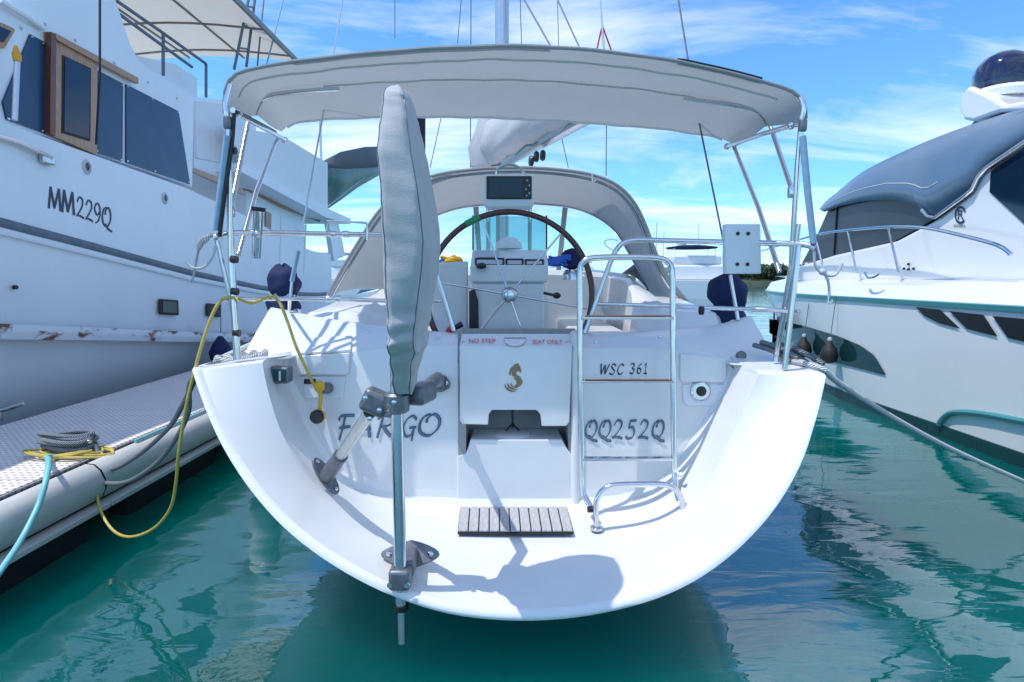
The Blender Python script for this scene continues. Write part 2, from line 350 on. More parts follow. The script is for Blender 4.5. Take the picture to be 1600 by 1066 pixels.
def write(text, boxes, surf, w, parent, name='lettering', outline=None, m='letter_ink', slant=0.0, aspect=1.0, **k):
    """boxes: per character (x0, ybase, width, height, dx of baseline slope) in photograph pixels; surf(px,py)->(point, normal)"""
    def placer(bx):
        x0, y0, wd_, h = bx[:4]; sl = bx[4] if len(bx) > 4 else 0.0
        def f(q, lift):
            px = x0 + q.x * wd_; py = y0 - q.y * h + q.x * wd_ * sl
            p, n = surf(px, py); return p + n * (0.003 + lift)
        return f
    base = None
    a = MB()
    for ch, bx in zip(text, boxes): pen(a, ch, placer(bx), w, slant=slant, **k)
    base = a.build(name, outline or m, parent, smooth=False)
    if outline:
        b_ = MB()
        for ch, bx in zip(text, boxes): pen(b_, ch, placer(bx), w * .62, lift=.0022, slant=slant, ends=False, mn=.15, **{q: r_ for q, r_ in k.items() if q != 'mn'})
        b_.build('letter_face', m, base, smooth=False)
    return base
def print_text(text, x0, ybase, width, height, surf, m, parent, name='lettering', slope=0.0):
    cu = bpy.data.curves.new('text', 'FONT'); cu.body = text; to = bpy.data.objects.new('text', cu); COL.objects.link(to)
    me = bpy.data.meshes.new_from_object(to.evaluated_get(bpy.context.evaluated_depsgraph_get()))
    vs = [v.co.copy() for v in me.vertices]; fs = [tuple(p.vertices) for p in me.polygons]
    bpy.data.objects.remove(to); bpy.data.meshes.remove(me); bpy.data.curves.remove(cu)
    xs = [v.x for v in vs]; ys = [v.y for v in vs]; ox, sx, oy, sy = min(xs), max(xs) - min(xs), min(ys), max(ys) - min(ys); mb = MB(); q = []
    for v in vs:
        px = x0 + (v.x - ox) / sx * width; p, n = surf(px, ybase - (v.y - oy) / sy * height + (px - x0) * slope); q.append(p + n * .003)
    mb.add(q, fs); return mb.build(name, m, parent, smooth=False)
def planesurf(p0, n):
    n = Vector(n).normalized()
    if n.dot(EYEV - Vector(p0)) < 0: n = -n
    return lambda px, py: (VP(px, py, p0, n), n)
# ================================================================== the setting
mb = MB(); mb.add([(-900, -30, 0), (900, -30, 0), (900, 1500, 0), (-900, 1500, 0)], [(0, 1, 2, 3)]); struct(mb.build('water', 'water'))
# far shore
rows = [[], []]
for i in range(60):
    x = -600 + i * 20; y = 420 + 40 * math.sin(i * .7); h = 1.5 + 2 * random.random() + (2 if x > 60 else 0)
    rows[0].append((x, y, -1)); rows[1].append((x, y + 30, h))
mb = MB(); mb.grid(rows); struct(mb.build('shore', 'land'))
# ------------------------------------------------------------------ dock
DX0, DX1, DZ = -4.25, -2.72, 0.47
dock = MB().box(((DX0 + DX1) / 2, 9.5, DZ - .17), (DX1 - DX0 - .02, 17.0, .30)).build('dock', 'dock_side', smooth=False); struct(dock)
y = 1.0; k = 0
while y < 18:
    MB().box(((DX0 + DX1 - .16) / 2, y + .595, DZ), (DX1 - DX0 - .17, 1.19, .03)).build('deck_panel', 'dock_panel', dock, smooth=False, bevel=.004); y += 1.2
prof = [(0, .02), (.035, .035), (.085, .028), (.125, -.01), (.15, -.07), (.15, -.13), (.12, -.19), (.06, -.215), (0, -.215)]
for y0, y1 in ((1, 3.62), (3.635, 18)):
    MB().grid([[(DX1 - .075 + a, yy, DZ + b) for yy in (y0, y1)] for a, b in prof], flip=True).build('edge_fender', 'dock_edge', dock, angle=50)
    MB().box((DX1 + .055, (y0 + y1) / 2, DZ - .235), (.10, y1 - y0, .035)).build('edge_batten', 'dock_edge', dock, smooth=False, bevel=.006)
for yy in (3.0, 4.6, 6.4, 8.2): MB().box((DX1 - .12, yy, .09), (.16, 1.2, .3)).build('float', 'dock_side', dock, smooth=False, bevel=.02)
MB().box((DX1 - .115, 9.5, DZ + .024), (.012, 17, .006)).build('edge_joint', 'recess_grey', dock, smooth=False)
# ================================================================== the sailing yacht
boat = thing('sailing_yacht', (0, 5, 0), 'white sailing yacht moored stern-to with open transom, ladder, steering wheel and grey bimini', 'sailing yacht')
RP0, RN = Vector((0, 2.26, .28)), Vector((0, 1, -.727))
C0px = [(300, 578), (311, 612), (326, 652), (350, 702), (385, 757), (430, 811), (480, 855), (540, 895), (610, 930), (700, 959), (800, 970), (900, 965), (1000, 944), (1080, 911), (1150, 861), (1210, 796), (1252, 724), (1276, 652), (1284, 620), (1291, 588)]
C2px = [(410, 567), (414, 590), (424, 630), (442, 680), (474, 733), (515, 777), (560, 812), (610, 832), (670, 843), (740, 846), (800, 847), (870, 847), (940, 846), (1000, 840), (1050, 822), (1090, 785), (1118, 735), (1148, 668), (1170, 622), (1186, 585)]
C3px = [(446, 562), (451, 590), (461, 625), (478, 665), (505, 710), (540, 748), (580, 770), (630, 782), (690, 786), (745, 787), (800, 787), (860, 787), (920, 786), (975, 780), (1020, 763), (1055, 733), (1082, 695), (1108, 650), (1128, 615), (1142, 575)]
NS = 72
def curve(pxs, p0, n): return resample(cr_spline([VP(x, y, p0, n) for x, y in pxs], 6), NS)
C0 = curve(C0px, RP0, RN)
C2 = curve(C2px, (0, 2.85, .37), (0, 1, -.20))
WP0, WN = Vector((0, 3.27, .38)), Vector((0, 1, -.10))
C3 = curve(C3px, WP0, WN)
ctr = Vector((0, 3.0, 1.1))
def inward(c, d, dz=0): return [p + (Vector((ctr.x - p.x, 0, ctr.z - p.z)).normalized() * d) + Vector((0, 0, dz)) for p in c]
def lerpc(a, b, f, dy=0, dz=0): return [p.lerp(q, f) + Vector((0, dy, dz)) for p, q in zip(a, b)]
bead = [p + Vector((0, -.012, .0)) for p in inward(C0, .022)]
rim2 = [p + Vector((0, .012, 0)) for p in inward(C0, .046)]
rows = [[p + Vector((0, .05, 0)) for p in inward(C0, .03)], [p + Vector((0, .02, 0)) for p in C0], C0, [p + Vector((0, -.012, 0)) for p in inward(C0, .008)], bead, [p + Vector((0, -.004, 0)) for p in inward(C0, .038)], rim2]
mb = MB().grid(rows, flip=True); mb.build('stern_rim', 'gelcoat', boat, angle=60)
# scoop: from the rim down the wings to the bathing platform and up to the transom
sc = [rim2, lerpc(rim2, C2, .12, .0), lerpc(rim2, C2, .35, .012), lerpc(rim2, C2, .65, .015), lerpc(rim2, C2, .92, .006), C2,
      lerpc(C2, C3, .07, .012), lerpc(C2, C3, .3, .02), lerpc(C2, C3, .6, .012), lerpc(C2, C3, .86, -.004), lerpc(C2, C3, .95, .0, .004), [p + Vector((0, .004, .022)) for p in inward(C3, .012)], [p + Vector((0, .012, .05)) for p in inward(C3, .03)]]
MB().grid(sc, flip=True).build('stern_scoop', 'gelcoat', boat, angle=24)
# caps that close the wings at deck level
for e in (0, NS - 1):
    edge = [r_[e] for r_ in rows[2:] + sc[1:10]]
    g_ = [edge, [p + Vector((0, .02, .010)) for p in edge], [p + Vector((0, .10, .014)) for p in edge], [Vector((p.x * .985, max(p.y + .12, 3.42), 1.245)) for p in edge]]
    MB().grid(g_, flip=(e == 0)).build('wing_cap', 'gelcoat', boat, angle=50)
# hull
rows = []
for dY, fx, sh, dp in ((0.03, .985, 0, 1.0), (.5, 1.03, .0, 1.12), (1.4, 1.09, .03, 1.3), (3.0, 1.12, .08, 1.5), (5.0, 1.05, .15, 1.55), (7.4, .74, .25, 1.4), (9.2, .36, .33, 1.2), (10.4, .02, .40, .9)):
    q = []
    for p in C0:
        f = min(1, dY / 2.0); q.append(Vector((p.x * fx, (p.y * (1 - f) + 2.95 * f) + dY, 1.229 + sh + (p.z - 1.229) * dp)))
    rows.append(q)
MB().grid(rows).build('hull', 'gelcoat', boat, angle=60)
sheer = [(r_[0], r_[-1]) for r_ in rows]
# side decks
for si, s in ((0, -1), (1, 1)):
    e = [a[si] for a in sheer]; e = [e[0] + Vector((0, -.03, 0))] + e[1:]
    e[0] = e[0] + Vector((0, .2, 0)); inn = [Vector((s * min(1.28, abs(p.x) * .78), p.y + .12, p.z + .015)) for p in e]
    MB().grid([e, inn], flip=(si == 1)).build('side_deck', 'gelcoat', boat, solid=.01)
    MB().tube([p + Vector((0, 0, .012)) for p in e], .02, 8, 3).build('toe_rail', 'gelcoat', boat)
# transom wall with its sloping top and the coamings behind it
def wallsurf(px, py): n = -WN.normalized(); return VP(px, py, WP0, WN), n
KL = [(376, 564), (402, 561), (463, 556), (551, 551), (604, 546), (660, 543), (715, 541)]
TL = [(423, 481, 3.76), (450, 486, 3.74), (495, 496, 3.70), (560, 506, 3.64), (610, 511, 3.6), (660, 517, 3.57), (715, 522, 3.55)]
KR = [(906, 545), (960, 546), (1010, 545), (1060, 546), (1110, 553), (1160, 568), (1222, 579)]
TR = [(906, 523, 3.55), (960, 521, 3.56), (1010, 518, 3.58), (1055, 515, 3.62), (1100, 512, 3.66), (1132, 506, 3.7), (1172, 494, 3.76)]
def side(Kp, Tp, c3, s, nm):
    K = [VP(x, y, WP0, WN) for x, y in Kp]; T = [V(x, y, Y) for x, y, Y in Tp]
    low = c3
    a = MB()
    # wall below K down to the scoop curve: fan of strips, matching each K point with a point on the curve
    kk = resample(K, 30); ll = resample(low, 30)
    a.grid([ll, lerpc(ll, kk, .35), lerpc(ll, kk, .7), lerpc(ll, kk, .96), [p + Vector((0, .006, .004)) for p in kk]], flip=(s > 0))
    a.build('transom_wall', 'gelcoat', boat, angle=50)
    tt = resample(T, 30)
    b = MB(); b.grid([[p + Vector((0, .006, .004)) for p in kk], lerpc(kk, tt, .06, .004, .004), lerpc(kk, tt, .5, 0, .008), lerpc(kk, tt, .94, -.004, .004), tt, lerpc(tt, tt, 0, .02, .002)], flip=(s > 0))
    b.build('transom_top', 'gelcoat', boat, angle=50)
    return K, T
nhalf = NS // 2
iL = max(i for i in range(NS) if C3[i].x < V(716, 700, 3.3).x); iR = min(i for i in range(NS) if C3[i].x > V(905, 700, 3.3).x)
up3 = [p + Vector((0, .012, .05)) for p in inward(C3, .03)]
XL, XR = VP(716, 700, WP0, WN).x, VP(905, 700, WP0, WN).x
def capx(p, x): q = p.copy(); q.x = x; return q
KLp, TLp = side(KL, TL, up3[:iL + 1] + [capx(up3[iL], XL)], -1, 'l')
KRp, TRp = side(KR, TR, [capx(up3[iR], XR)] + up3[iR:], 1, 'r')
# coamings: sections (y, outer x, outer low z, top outer x, top z, inner x, inner low z)
def coaming(s):
    T0 = TLp if s < 0 else TRp[::-1]
    o = T0[0]; rows = []
    for y, xo, zo, xt, zt, xi, zi in ((3.60, 1.36, 1.22, 1.34, 1.30, .86, 1.24), (3.80, 1.46, 1.22, 1.34, 1.475, .86, 1.37), (4.15, 1.52, 1.23, 1.34, 1.50, .88, 1.44), (4.6, 1.55, 1.25, 1.36, 1.53, .95, 1.60), (5.0, 1.57, 1.26, 1.36, 1.56, .98, 1.70), (6.2, 1.55, 1.30, 1.30, 1.62, .95, 1.74)):
        rows.append([Vector((s * xo, y, zo)), Vector((s * (xt + .03), y, zt - .03)), Vector((s * xt, y, zt)), Vector((s * (xi + .22), y, zt + .005)), Vector((s * (xi + .12), y, (zt + zi) / 2 + .02)), Vector((s * (xi + .04), y, zi)), Vector((s * xi, y, zi - .02)), Vector((s * (xi - .06), y, .95))])
    MB().grid(rows, flip=(s < 0)).build('coaming', 'gelcoat', boat, angle=35)
coaming(-1); coaming(1)
MB().box((0, 4.7, .93), (1.7, 2.3, .04)).build('cockpit_floor', 'gelcoat_dull', boat, smooth=False)
for s in (-1, 1): MB().box((s * .66, 4.75, 1.12), (.42, 2.2, .36)).build('cockpit_seat', 'gelcoat', boat, bevel=.03)
# cabin ahead of the cockpit
cab = [[Vector((x, y, z)) for x, z in ((-w, .95), (-w, zt - .12), (-w + .08, zt - .02), (0, zt + .03), (w - .08, zt - .02), (w, zt - .12), (w, .95))] for y, w, zt in ((5.75, 1.22, 1.72), (5.8, 1.24, 1.76), (8.0, 1.1, 1.86), (10.3, .65, 1.74))]
c = MB().grid(cab); c.f.append((6, 5, 4, 3, 2, 1, 0)); c.build('cabin', 'gelcoat', boat, angle=40)
MB().box((-.05, 5.735, 1.35), (.62, .03, .7)).build('companionway', 'tinted', boat, smooth=False)
# ---- drop-down seat in the transom opening
jam = MB()
def wq(px, py, back=0.0): return VP(px, py, WP0, WN) + Vector((0, back, 0))
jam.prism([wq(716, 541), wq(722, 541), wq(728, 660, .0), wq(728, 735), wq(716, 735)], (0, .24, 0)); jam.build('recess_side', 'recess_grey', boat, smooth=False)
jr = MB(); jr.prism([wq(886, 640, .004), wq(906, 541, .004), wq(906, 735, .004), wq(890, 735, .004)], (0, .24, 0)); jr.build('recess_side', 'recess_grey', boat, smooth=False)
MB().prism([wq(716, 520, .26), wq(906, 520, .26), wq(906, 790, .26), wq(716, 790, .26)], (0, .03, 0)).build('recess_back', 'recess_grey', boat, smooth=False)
MB().tube([wq(899, 792, .005), wq(899, 700, .0), wq(899, 560, 0), wq(899, 534, .02), wq(899, 526, .10)], .027, 12, 4).build('opening_post', 'gelcoat', boat)
# lower box front and shelf
lb = MB().prism([wq(714, 790, -.002), wq(907, 790, -.002), wq(907, 714, -.002), wq(892, 710, -.002), wq(884, 698, -.002), wq(878, 687, -.002), wq(735, 687, -.002), wq(732, 698, -.002), wq(728, 708, -.002), wq(714, 712, -.002)], (0, .25, 0)); lb.build('seat_base', 'gelcoat', boat, bevel=.008)
seat = MB().prism([wq(719, 526, .10), wq(719, 545, -.02), wq(719, 655, -.035), wq(722, 661, -.03), wq(763, 662, -.03), wq(764, 646, -.03), wq(769, 638, -.03), wq(838, 638, -.03), wq(844, 646, -.03), wq(846, 664, -.03), wq(885, 664, -.03), wq(890, 655, -.035), wq(893, 545, -.02), wq(893, 526, .10)], (0, .035, .0))
# front face is bent at the crease: build as strips instead
seat = MB()
top = [wq(x, 526, .11) for x in (719, 780, 835, 893)]; cre = [wq(x, 541, -.028) for x in (719, 780, 835, 893)]
seat.grid([[p + Vector((0, .012, .004)) for p in top], top, [p + Vector((0, .010, .003)) for p in cre], cre, [p + Vector((0, -.004, -.02)) for p in cre]])
base_o = len(seat.v)
F_ = [wq(x, y, -.032) for x, y in ((719, 545), (719, 655), (723, 661), (763, 662), (764, 646), (769, 639), (838, 639), (844, 646), (846, 664), (884, 664), (889, 657), (893, 545))]
seat.prism(F_[::-1], (0, .03, 0))
seat_o = seat.build('folding_seat', 'gelcoat', boat, bevel=.006, angle=30)
SP0 = WP0 + Vector((0, -.032, 0)); ss = planesurf(SP0, WN)
tp = [wq(719, 526, .11), wq(893, 526, .11), wq(893, 541, -.028)]; tn = (tp[1] - tp[0]).cross(tp[2] - tp[1])
ts = planesurf(tp[0] + Vector((0, 0, .004)), tn)
print_text('NO STEP', 733, 536.5, 41, 6.5, ts, 'letter_red', seat_o); print_text('SEAT ONLY', 832, 538, 47, 6.5, ts, 'letter_red', seat_o)
hm = MB().prism([ts(787, 528)[0], ts(822, 528)[0], ts(820, 536)[0], ts(812, 541)[0], ts(797, 541)[0], ts(789, 536)[0]], (0, -.02, .006)); hm.build('hand_hold', 'gelcoat', seat_o, bevel=.006)
MB().tube([ts(788, 531)[0] + Vector((0, -.012, .012)), ts(822, 531)[0] + Vector((0, -.012, .012))], .004, 6).build('hand_hold_slot', 'recess_grey', seat_o)
for px_ in (724, 886): MB().lathe(ts(px_, 534)[0], ts(0, 0)[1], [(.006, 0), (.006, .004), (.003, .005)], 8).build('screw', 'steel', seat_o)
def emblem(poly): return [ss(680 + x / 4.846, 500 + y / 4.846)[0] + ss(0, 0)[1] * .003 for x, y in poly]
em = MB()
for poly in ([(600, 336), (628, 328), (641, 350), (653, 388), (645, 402), (632, 386), (618, 392), (612, 406), (622, 418), (642, 428), (655, 440), (600, 431), (582, 424), (578, 400), (584, 366)],
             [(590, 436), (628, 434), (656, 450), (662, 474), (646, 500), (618, 515), (586, 511), (600, 502), (617, 484), (612, 460), (598, 446)],
             [(590, 344), (568, 372), (556, 406), (570, 424), (574, 396), (586, 364)],
             [(523, 480), (526, 508), (546, 533), (580, 547), (618, 541), (590, 536), (560, 522), (538, 502)], [(546, 474), (546, 500), (566, 522), (600, 532), (634, 524), (600, 521), (574, 508), (556, 490)], [(570, 470), (572, 496), (592, 514), (606, 512), (586, 498), (578, 484)]):
    em.add(emblem(poly), [tuple(range(len(poly) - 1, -1, -1))])
em.build('emblem', 'gold', seat_o, smooth=False)
mb = MB(); c_ = wq(801, 668, .10)
mb.tube([c_ + Vector((0, 0, .12)), c_, c_ + Vector((0, -.02, -.02))], .006, 6); mb.tube([c_ + Vector((0, 0, -.0)), c_ + Vector((-.04, -.05, -.035))], .005, 6); mb.tube([c_, c_ + Vector((.04, -.05, -.035))], .005, 6)
mb.build('seat_strap', 'black', boat)
MB().lathe(wq(800, 690, .12) + Vector((0, 0, .0)), (0, 0, 1), [(.11, 0), (.11, .012), (.09, .02)], 24).build('hatch_ring', 'gelcoat_dull', boat)
# ---- teak grating on the platform
gp = [VZ(x, y, .379) for x, y in ((719, 793), (886, 793), (896, 832), (715, 832))]
gr = MB().prism([p - Vector((0, 0, .012)) for p in gp[::-1]], (0, 0, .010)).build('swim_grating', 'caulk', boat, smooth=False)
NPL = 11
for i in range(NPL):
    f0, f1 = (i + .06) / NPL, (i + .94) / NPL
    a, b = gp[0].lerp(gp[1], f0), gp[0].lerp(gp[1], f1); d, c_ = gp[3].lerp(gp[2], f0), gp[3].lerp(gp[2], f1)
    e1 = (a - d).normalized() * .006
    MB().prism([d + e1, c_ + e1, b - e1, a - e1], (0, 0, .009)).build('plank', 'teak', gr, smooth=False, bevel=.002)
# ---- lockers, shower, light, fittings
def plate(pts, surf, thick, name, m, bevel=.01, parent=boat, lift=0.0):
    q = [surf(x, y) for x, y in pts]; return MB().prism([p + n * lift for p, n in q][::-1], q[0][1] * thick).build(name, m, parent, bevel=bevel)
tls = planesurf(KLp[3], (KLp[3] - KLp[2]).cross(TLp[3] - KLp[3])); trs = planesurf(KRp[3], (KRp[3] - KRp[4]).cross(TRp[3] - KRp[3]))
lid = plate([(466, 556), (548, 551), (546, 583), (540, 586), (470, 586), (464, 582)], wallsurf, .022, 'locker_lid', 'gelcoat', .008)
plate([(474, 532), (551, 528), (549, 551), (466, 556)], tls, .02, 'lid_top', 'gelcoat', .006, lid)
plate([(472, 588), (540, 588), (537, 622), (478, 622)], wallsurf, .008, 'shower_recess', 'gelcoat_dull', .004)
plate([(476, 592), (494, 592), (494, 600), (476, 600)], wallsurf, .014, 'caution_plate', 'black', .002)
plug = MB(); pc, pn = wallsurf(513, 606)
plug.lathe(pc + pn * .01, pn, [(.035, 0), (.035, .02), (.028, .05), (.026, .10), (.018, .11)], 14).build('shore_power_inlet', 'casting', boat)
lid2 = plate([(1062, 552), (1134, 560), (1135, 594), (1130, 598), (1066, 597), (1061, 592)], wallsurf, .012, 'locker_lid', 'gelcoat', .006)
plate([(1066, 601), (1130, 601), (1128, 628), (1122, 634), (1074, 634), (1067, 626)], wallsurf, .004, 'shower_recess', 'gelcoat_dull', .004)
pc, pn = wallsurf(1094, 611)
sh = MB().lathe(pc, pn, [(.058, 0), (.058, .012), (.05, .02), (.034, .02)], 24).build('shower_flange', 'steel', boat)
MB().lathe(pc, pn, [(.03, .015), (.03, .024), (.02, .03)], 16).build('shower_head', 'black', sh)
nl = MB().prism([V(x, y, 3.11) for x, y in ((422, 573), (450, 575), (450, 600), (423, 601))][::-1], (0, .08, 0)).build('stern_light', 'casting', boat, bevel=.012)
MB().prism([V(x, y, 3.10) for x, y in ((426, 577), (446, 578), (446, 597), (427, 597))][::-1], (0, .02, 0)).build('light_lens', 'glass_hull', nl, bevel=.004)
MB().tube([V(437, 580, 3.095), V(437, 595, 3.095)], .006, 6).build('light_bulb', 'steel', nl)
cp = VP(1232, 611, (1.45, 3.02, 1.1), (-.62, -.55, .56)); MB().lathe(cp, (-.62, -.55, .56), [(.045, -.01), (.045, .006), (.036, .010), (.034, .006), (.012, .006), (.01, .010)], 24).build('deck_filler_cap', 'steel', boat)
cp = V(1158, 556, 3.36); MB().lathe(cp, (.1, -1, .5), [(.03, -.01), (.028, .012), (.02, .016)], 14).build('vent_cowl', 'casting', boat)
for x, y, sf in ((467, 517, tls), (575, 519, tls), (683, 529, tls), (1031, 527, trs), (931, 535, trs), (1127, 521, trs)):
    p, n = sf(x, y); MB().lathe(p - n * .004, n, [(.010, 0), (.010, .008), (.005, .014)], 8).build('snap_stud', 'steel', boat)
# lettering on the transom
def row(text, x0, x1, yb, h, gap=.12, sp={}):
    ws = [sp.get(c_, 1.0) for c_ in text]; tot = sum(ws) + gap * (len(text) - 1); u = (x1 - x0) / tot; o = []; x = x0
    for c_, w_ in zip(text, ws): o.append((x, yb, w_ * u, h)); x += (w_ + gap) * u
    return o
write('FARGO', [(527, 687, 26, 38), (553, 683, 29, 32), (586, 684, 30, 34), (627, 682, 24, 32), (652, 681, 33, 34)], wallsurf, .17, boat, outline='letter_dark', m='letter_fill', slant=.12)
write('QQ252Q', row('QQ252Q', 913, 1036, 685, 28, .18, {'2': .95, '5': .9}), wallsurf, .19, boat, outline='letter_dark', m='letter_fill', slant=.14)
write('WSC361', row('WSC', 937, 974, 585, 16, .15, {'W': 1.3}) + row('361', 983, 1012, 584, 16, .2, {'1': .75}), wallsurf, .2, boat, m='letter_ink', slant=.15)
# ---- boarding ladder and hoop
LY = 3.13
lad = MB().tube([V(926, 797, 3.02), V(917, 782, 3.06), V(910, 762, 3.10), V(909, 700, LY), V(907, 600, LY + .02), V(906, 480, LY + .05), V(906, 425, LY + .06), V(912, 409, LY + .06), V(930, 403, LY + .06), V(980, 402, LY + .06), V(1025, 403, LY + .06), V(1043, 409, LY + .06), V(1050, 425, LY + .06), V(1051, 480, LY + .05), V(1052, 600, LY + .02), V(1053, 700, LY), V(1055, 750, 3.10), V(1060, 780, 3.04), V(1066, 795, 3.0)], .0165, 12, 3).build('boarding_ladder', 'steel', boat)
for y in (497, 597, 717):
    yy = LY + (.045 if y < 550 else .02 if y < 650 else 0); a, b = V(909, y, yy), V(1052, y, yy)
    r_ = MB().bar(a, b, .045, .016).build('rung', 'steel' if y > 700 else 'aluminium', lad, bevel=.004)
    if y < 700: MB().bar(a + Vector((.02, 0, .0115)), b + Vector((-.02, 0, .0115)), .035, .006).build('tread', 'varnish_dark', lad, bevel=.002)
MB().tube([V(1054, 735, 3.1), V(1062, 742, 3.08)], .006, 8).build('latch', 'plastic_white', lad); MB().ball(V(1064, 742, 3.07), .014).build('latch_knob', 'plastic_white', lad)
hb = [VZ(932, 825, .375), VZ(1066, 817, .375)]; hy = hb[0].y
hoop = MB().tube([hb[0], V(931, 800, hy), V(933, 780, hy), V(945, 764, hy), V(965, 758, hy), V(1000, 757, hy), V(1035, 757, hy), V(1054, 764, hy), V(1065, 780, hy), V(1067, 800, hy), hb[1]], .0155, 12, 4).build('ladder_hoop', 'steel', boat)
for p in hb: MB().lathe(p, (0, 0, 1), [(.034, -.006), (.034, .006), (.02, .012)], 16).build('foot_flange', 'steel', hoop)
for px_ in (923, 1071): MB().lathe(V(px_, 796, hy + .02), (1, 0, 0), [(.016, -.018), (.018, 0), (.016, .018)], 12).build('pivot_cap', 'black', hoop)
# ---- pushpit rails
def T(pts, r, name, m='steel', parent=boat, smooth=3, seg=10): return MB().tube([V(*p) for p in pts], r, seg, smooth).build(name, m, parent)
pl = T([(333, 373, 3.06), (345, 367, 3.08), (370, 364, 3.14), (430, 364, 3.28), (520, 366, 3.42), (600, 367, 3.52), (650, 370, 3.56), (668, 385, 3.57), (680, 420, 3.57), (697, 475, 3.57), (709, 517, 3.57)], .0155, 'pushpit_rail')
T([(345, 468, 3.06), (400, 467, 3.2), (460, 467, 3.36), (530, 468, 3.45), (600, 470, 3.52), (690, 470, 3.57)], .012, 'lower_rail', parent=pl)
T([(372, 562, 3.06), (366, 480, 3.07), (362, 372, 3.09)], .0155, 'stanchion', parent=pl, smooth=0)
T([(367, 500, 3.10), (352, 430, 3.08), (339, 376, 3.07)], .013, 'stanchion', parent=pl, smooth=0)
T([(452, 484, 3.7), (452, 468, 3.36)], .010, 'stanchion', parent=pl, smooth=0)
for x, y, Y in ((528, 467, 3.45), (540, 366, 3.44), (520, 366, 3.42), (515, 467, 3.44)): MB().lathe(V(x, y, Y) - Vector((.018, 0, 0)), (1, .12, 0), [(.019, 0), (.021, .008), (.021, .028), (.019, .036)], 12).build('rail_joint', 'steel', pl)
pr = T([(1272, 388, 3.02), (1255, 382, 3.06), (1200, 380, 3.2), (1120, 378, 3.36), (1040, 376, 3.48), (995, 375, 3.55), (972, 381, 3.57), (957, 402, 3.57), (938, 455, 3.57), (914, 521, 3.57)], .0155, 'pushpit_rail')
T([(1250, 487, 3.04), (1190, 484, 3.2), (1100, 481, 3.38), (1000, 477, 3.5), (930, 475, 3.57)], .012, 'lower_rail', parent=pr)
T([(1226, 577, 3.05), (1236, 490, 3.05), (1248, 384, 3.06)], .0155, 'stanchion', parent=pr, smooth=0)
T([(1212, 560, 3.2), (1226, 490, 3.14), (1239, 420, 3.10), (1248, 350, 3.08)], .014, 'stanchion', parent=pr, smooth=0)
MB().lathe(V(1096, 484, 3.38), (0, 0, 1), [(.014, -.03), (.018, -.01), (.018, .012), (.012, .02)], 10).build('rail_clip', 'black', pr)
MB().tube([V(965, 395, 3.56), V(948, 385, 3.56), V(945, 377, 3.56), V(955, 374, 3.56), V(966, 376, 3.56)], .004, 6, 3).build('wire_hook', 'steel', pr)
MB().tube([V(510, 372, 3.42), V(511, 348, 3.42), V(516, 346, 3.42), V(566, 348, 3.46), V(573, 352, 3.47), V(573, 375, 3.47)], .006, 8, 2).build('drink_holder', 'steel', pl)
rh = MB().lathe(V(404, 326, 3.2), (-.14, .1, -1), [(.036, 0), (.036, .012), (.029, .02), (.026, .14), (.024, .27), (.02, .272)], 16).build('rod_holder', 'steel', boat)
MB().lathe(V(404, 325, 3.2), (-.14, .1, -1), [(.037, -.004), (.037, .018)], 16).build('rod_holder_rim', 'black', rh); MB().ball(V(402, 366, 3.2), .022).build('rod_holder_clamp', 'steel', rh)
pad = MB().prism([V(x, y, 3.22) for x, y in ((1133, 350), (1189, 350), (1190, 428), (1134, 428))][::-1], (0, .05, 0)).build('outboard_pad', 'plastic_white', boat, bevel=.008)
for x, y in ((1153, 365), (1169, 365), (1152, 413), (1168, 413)): MB().lathe(V(x, y, 3.218), (0, -1, 0), [(.010, -.002), (.010, .003), (.006, .004)], 10).build('pad_bolt', 'rubber', pad)
# ---- bimini
NE = [(352, 178), (352, 150), (358, 128), (380, 112), (450, 99), (540, 88), (640, 79), (720, 75), (800, 73), (900, 77), (1000, 88), (1080, 101), (1160, 120), (1225, 138), (1248, 152), (1257, 168), (1258, 186)]
FE = [(440, 206), (446, 200), (460, 192), (480, 188), (530, 184), (590, 182), (660, 181), (730, 182), (800, 184), (870, 188), (950, 193), (1020, 199), (1080, 206), (1115, 212), (1132, 219), (1142, 224), (1148, 230)]
near = resample(cr_spline([V(x, y, 3.06) for x, y in NE], 5), 60); far = resample(cr_spline([V(x, y, 4.15) for x, y in FE], 5), 60)
rows = []
for i in range(15):
    f = i / 14; sag = -.02 * math.sin(math.pi * ((f * 2) % 1.0)) if 0 < f < 1 else 0
    rows.append([p.lerp(q, f) + Vector((0, 0, sag + .05 * math.sin(math.pi * f) + .0012 * math.sin(k * .9 + i))) for k, (p, q) in enumerate(zip(near, far))])
can = MB().grid(rows, flip=True).build('bimini_canopy', 'canvas_grey', boat, angle=80)
for ri, a, b in ((2, 2, 57), (7, 9, 51), (14, 1, 58)):
    MB().tube([p + Vector((0, 0, -.006 + .002 * math.sin(i * 1.3) + .002 * math.sin(i * .57))) for i, p in enumerate(rows[ri][a:b])], .006 if ri != 14 else .009, 6).build('seam_piping', 'piping', can)
MB().tube([p + Vector((0, -.006, .0)) for p in rows[0]], .010, 8).build('hem', 'canvas_grey', can)
MB().grid([[p + Vector((0, -.012, .010)) for p in rows[0][9:34]], [p + Vector((0, .045, .022)) for p in rows[0][9:34]]]).build('top_sheet', 'canvas_white', can)
MB().grid([[p + Vector((0, -.014, .012)) for p in rows[0][45:54]], [p + Vector((0, .03, .02)) for p in rows[0][45:54]]]).build('solar_strip', 'black', can, solid=.008)
fr = T([(357, 192, 3.06), (354, 178, 3.05), (353, 160, 3.05), (360, 132, 3.06)], .0145, 'bimini_frame')
T([(369, 562, 3.08), (361, 400, 3.08), (357, 190, 3.06)], .0145, 'frame_leg', parent=fr, smooth=0)
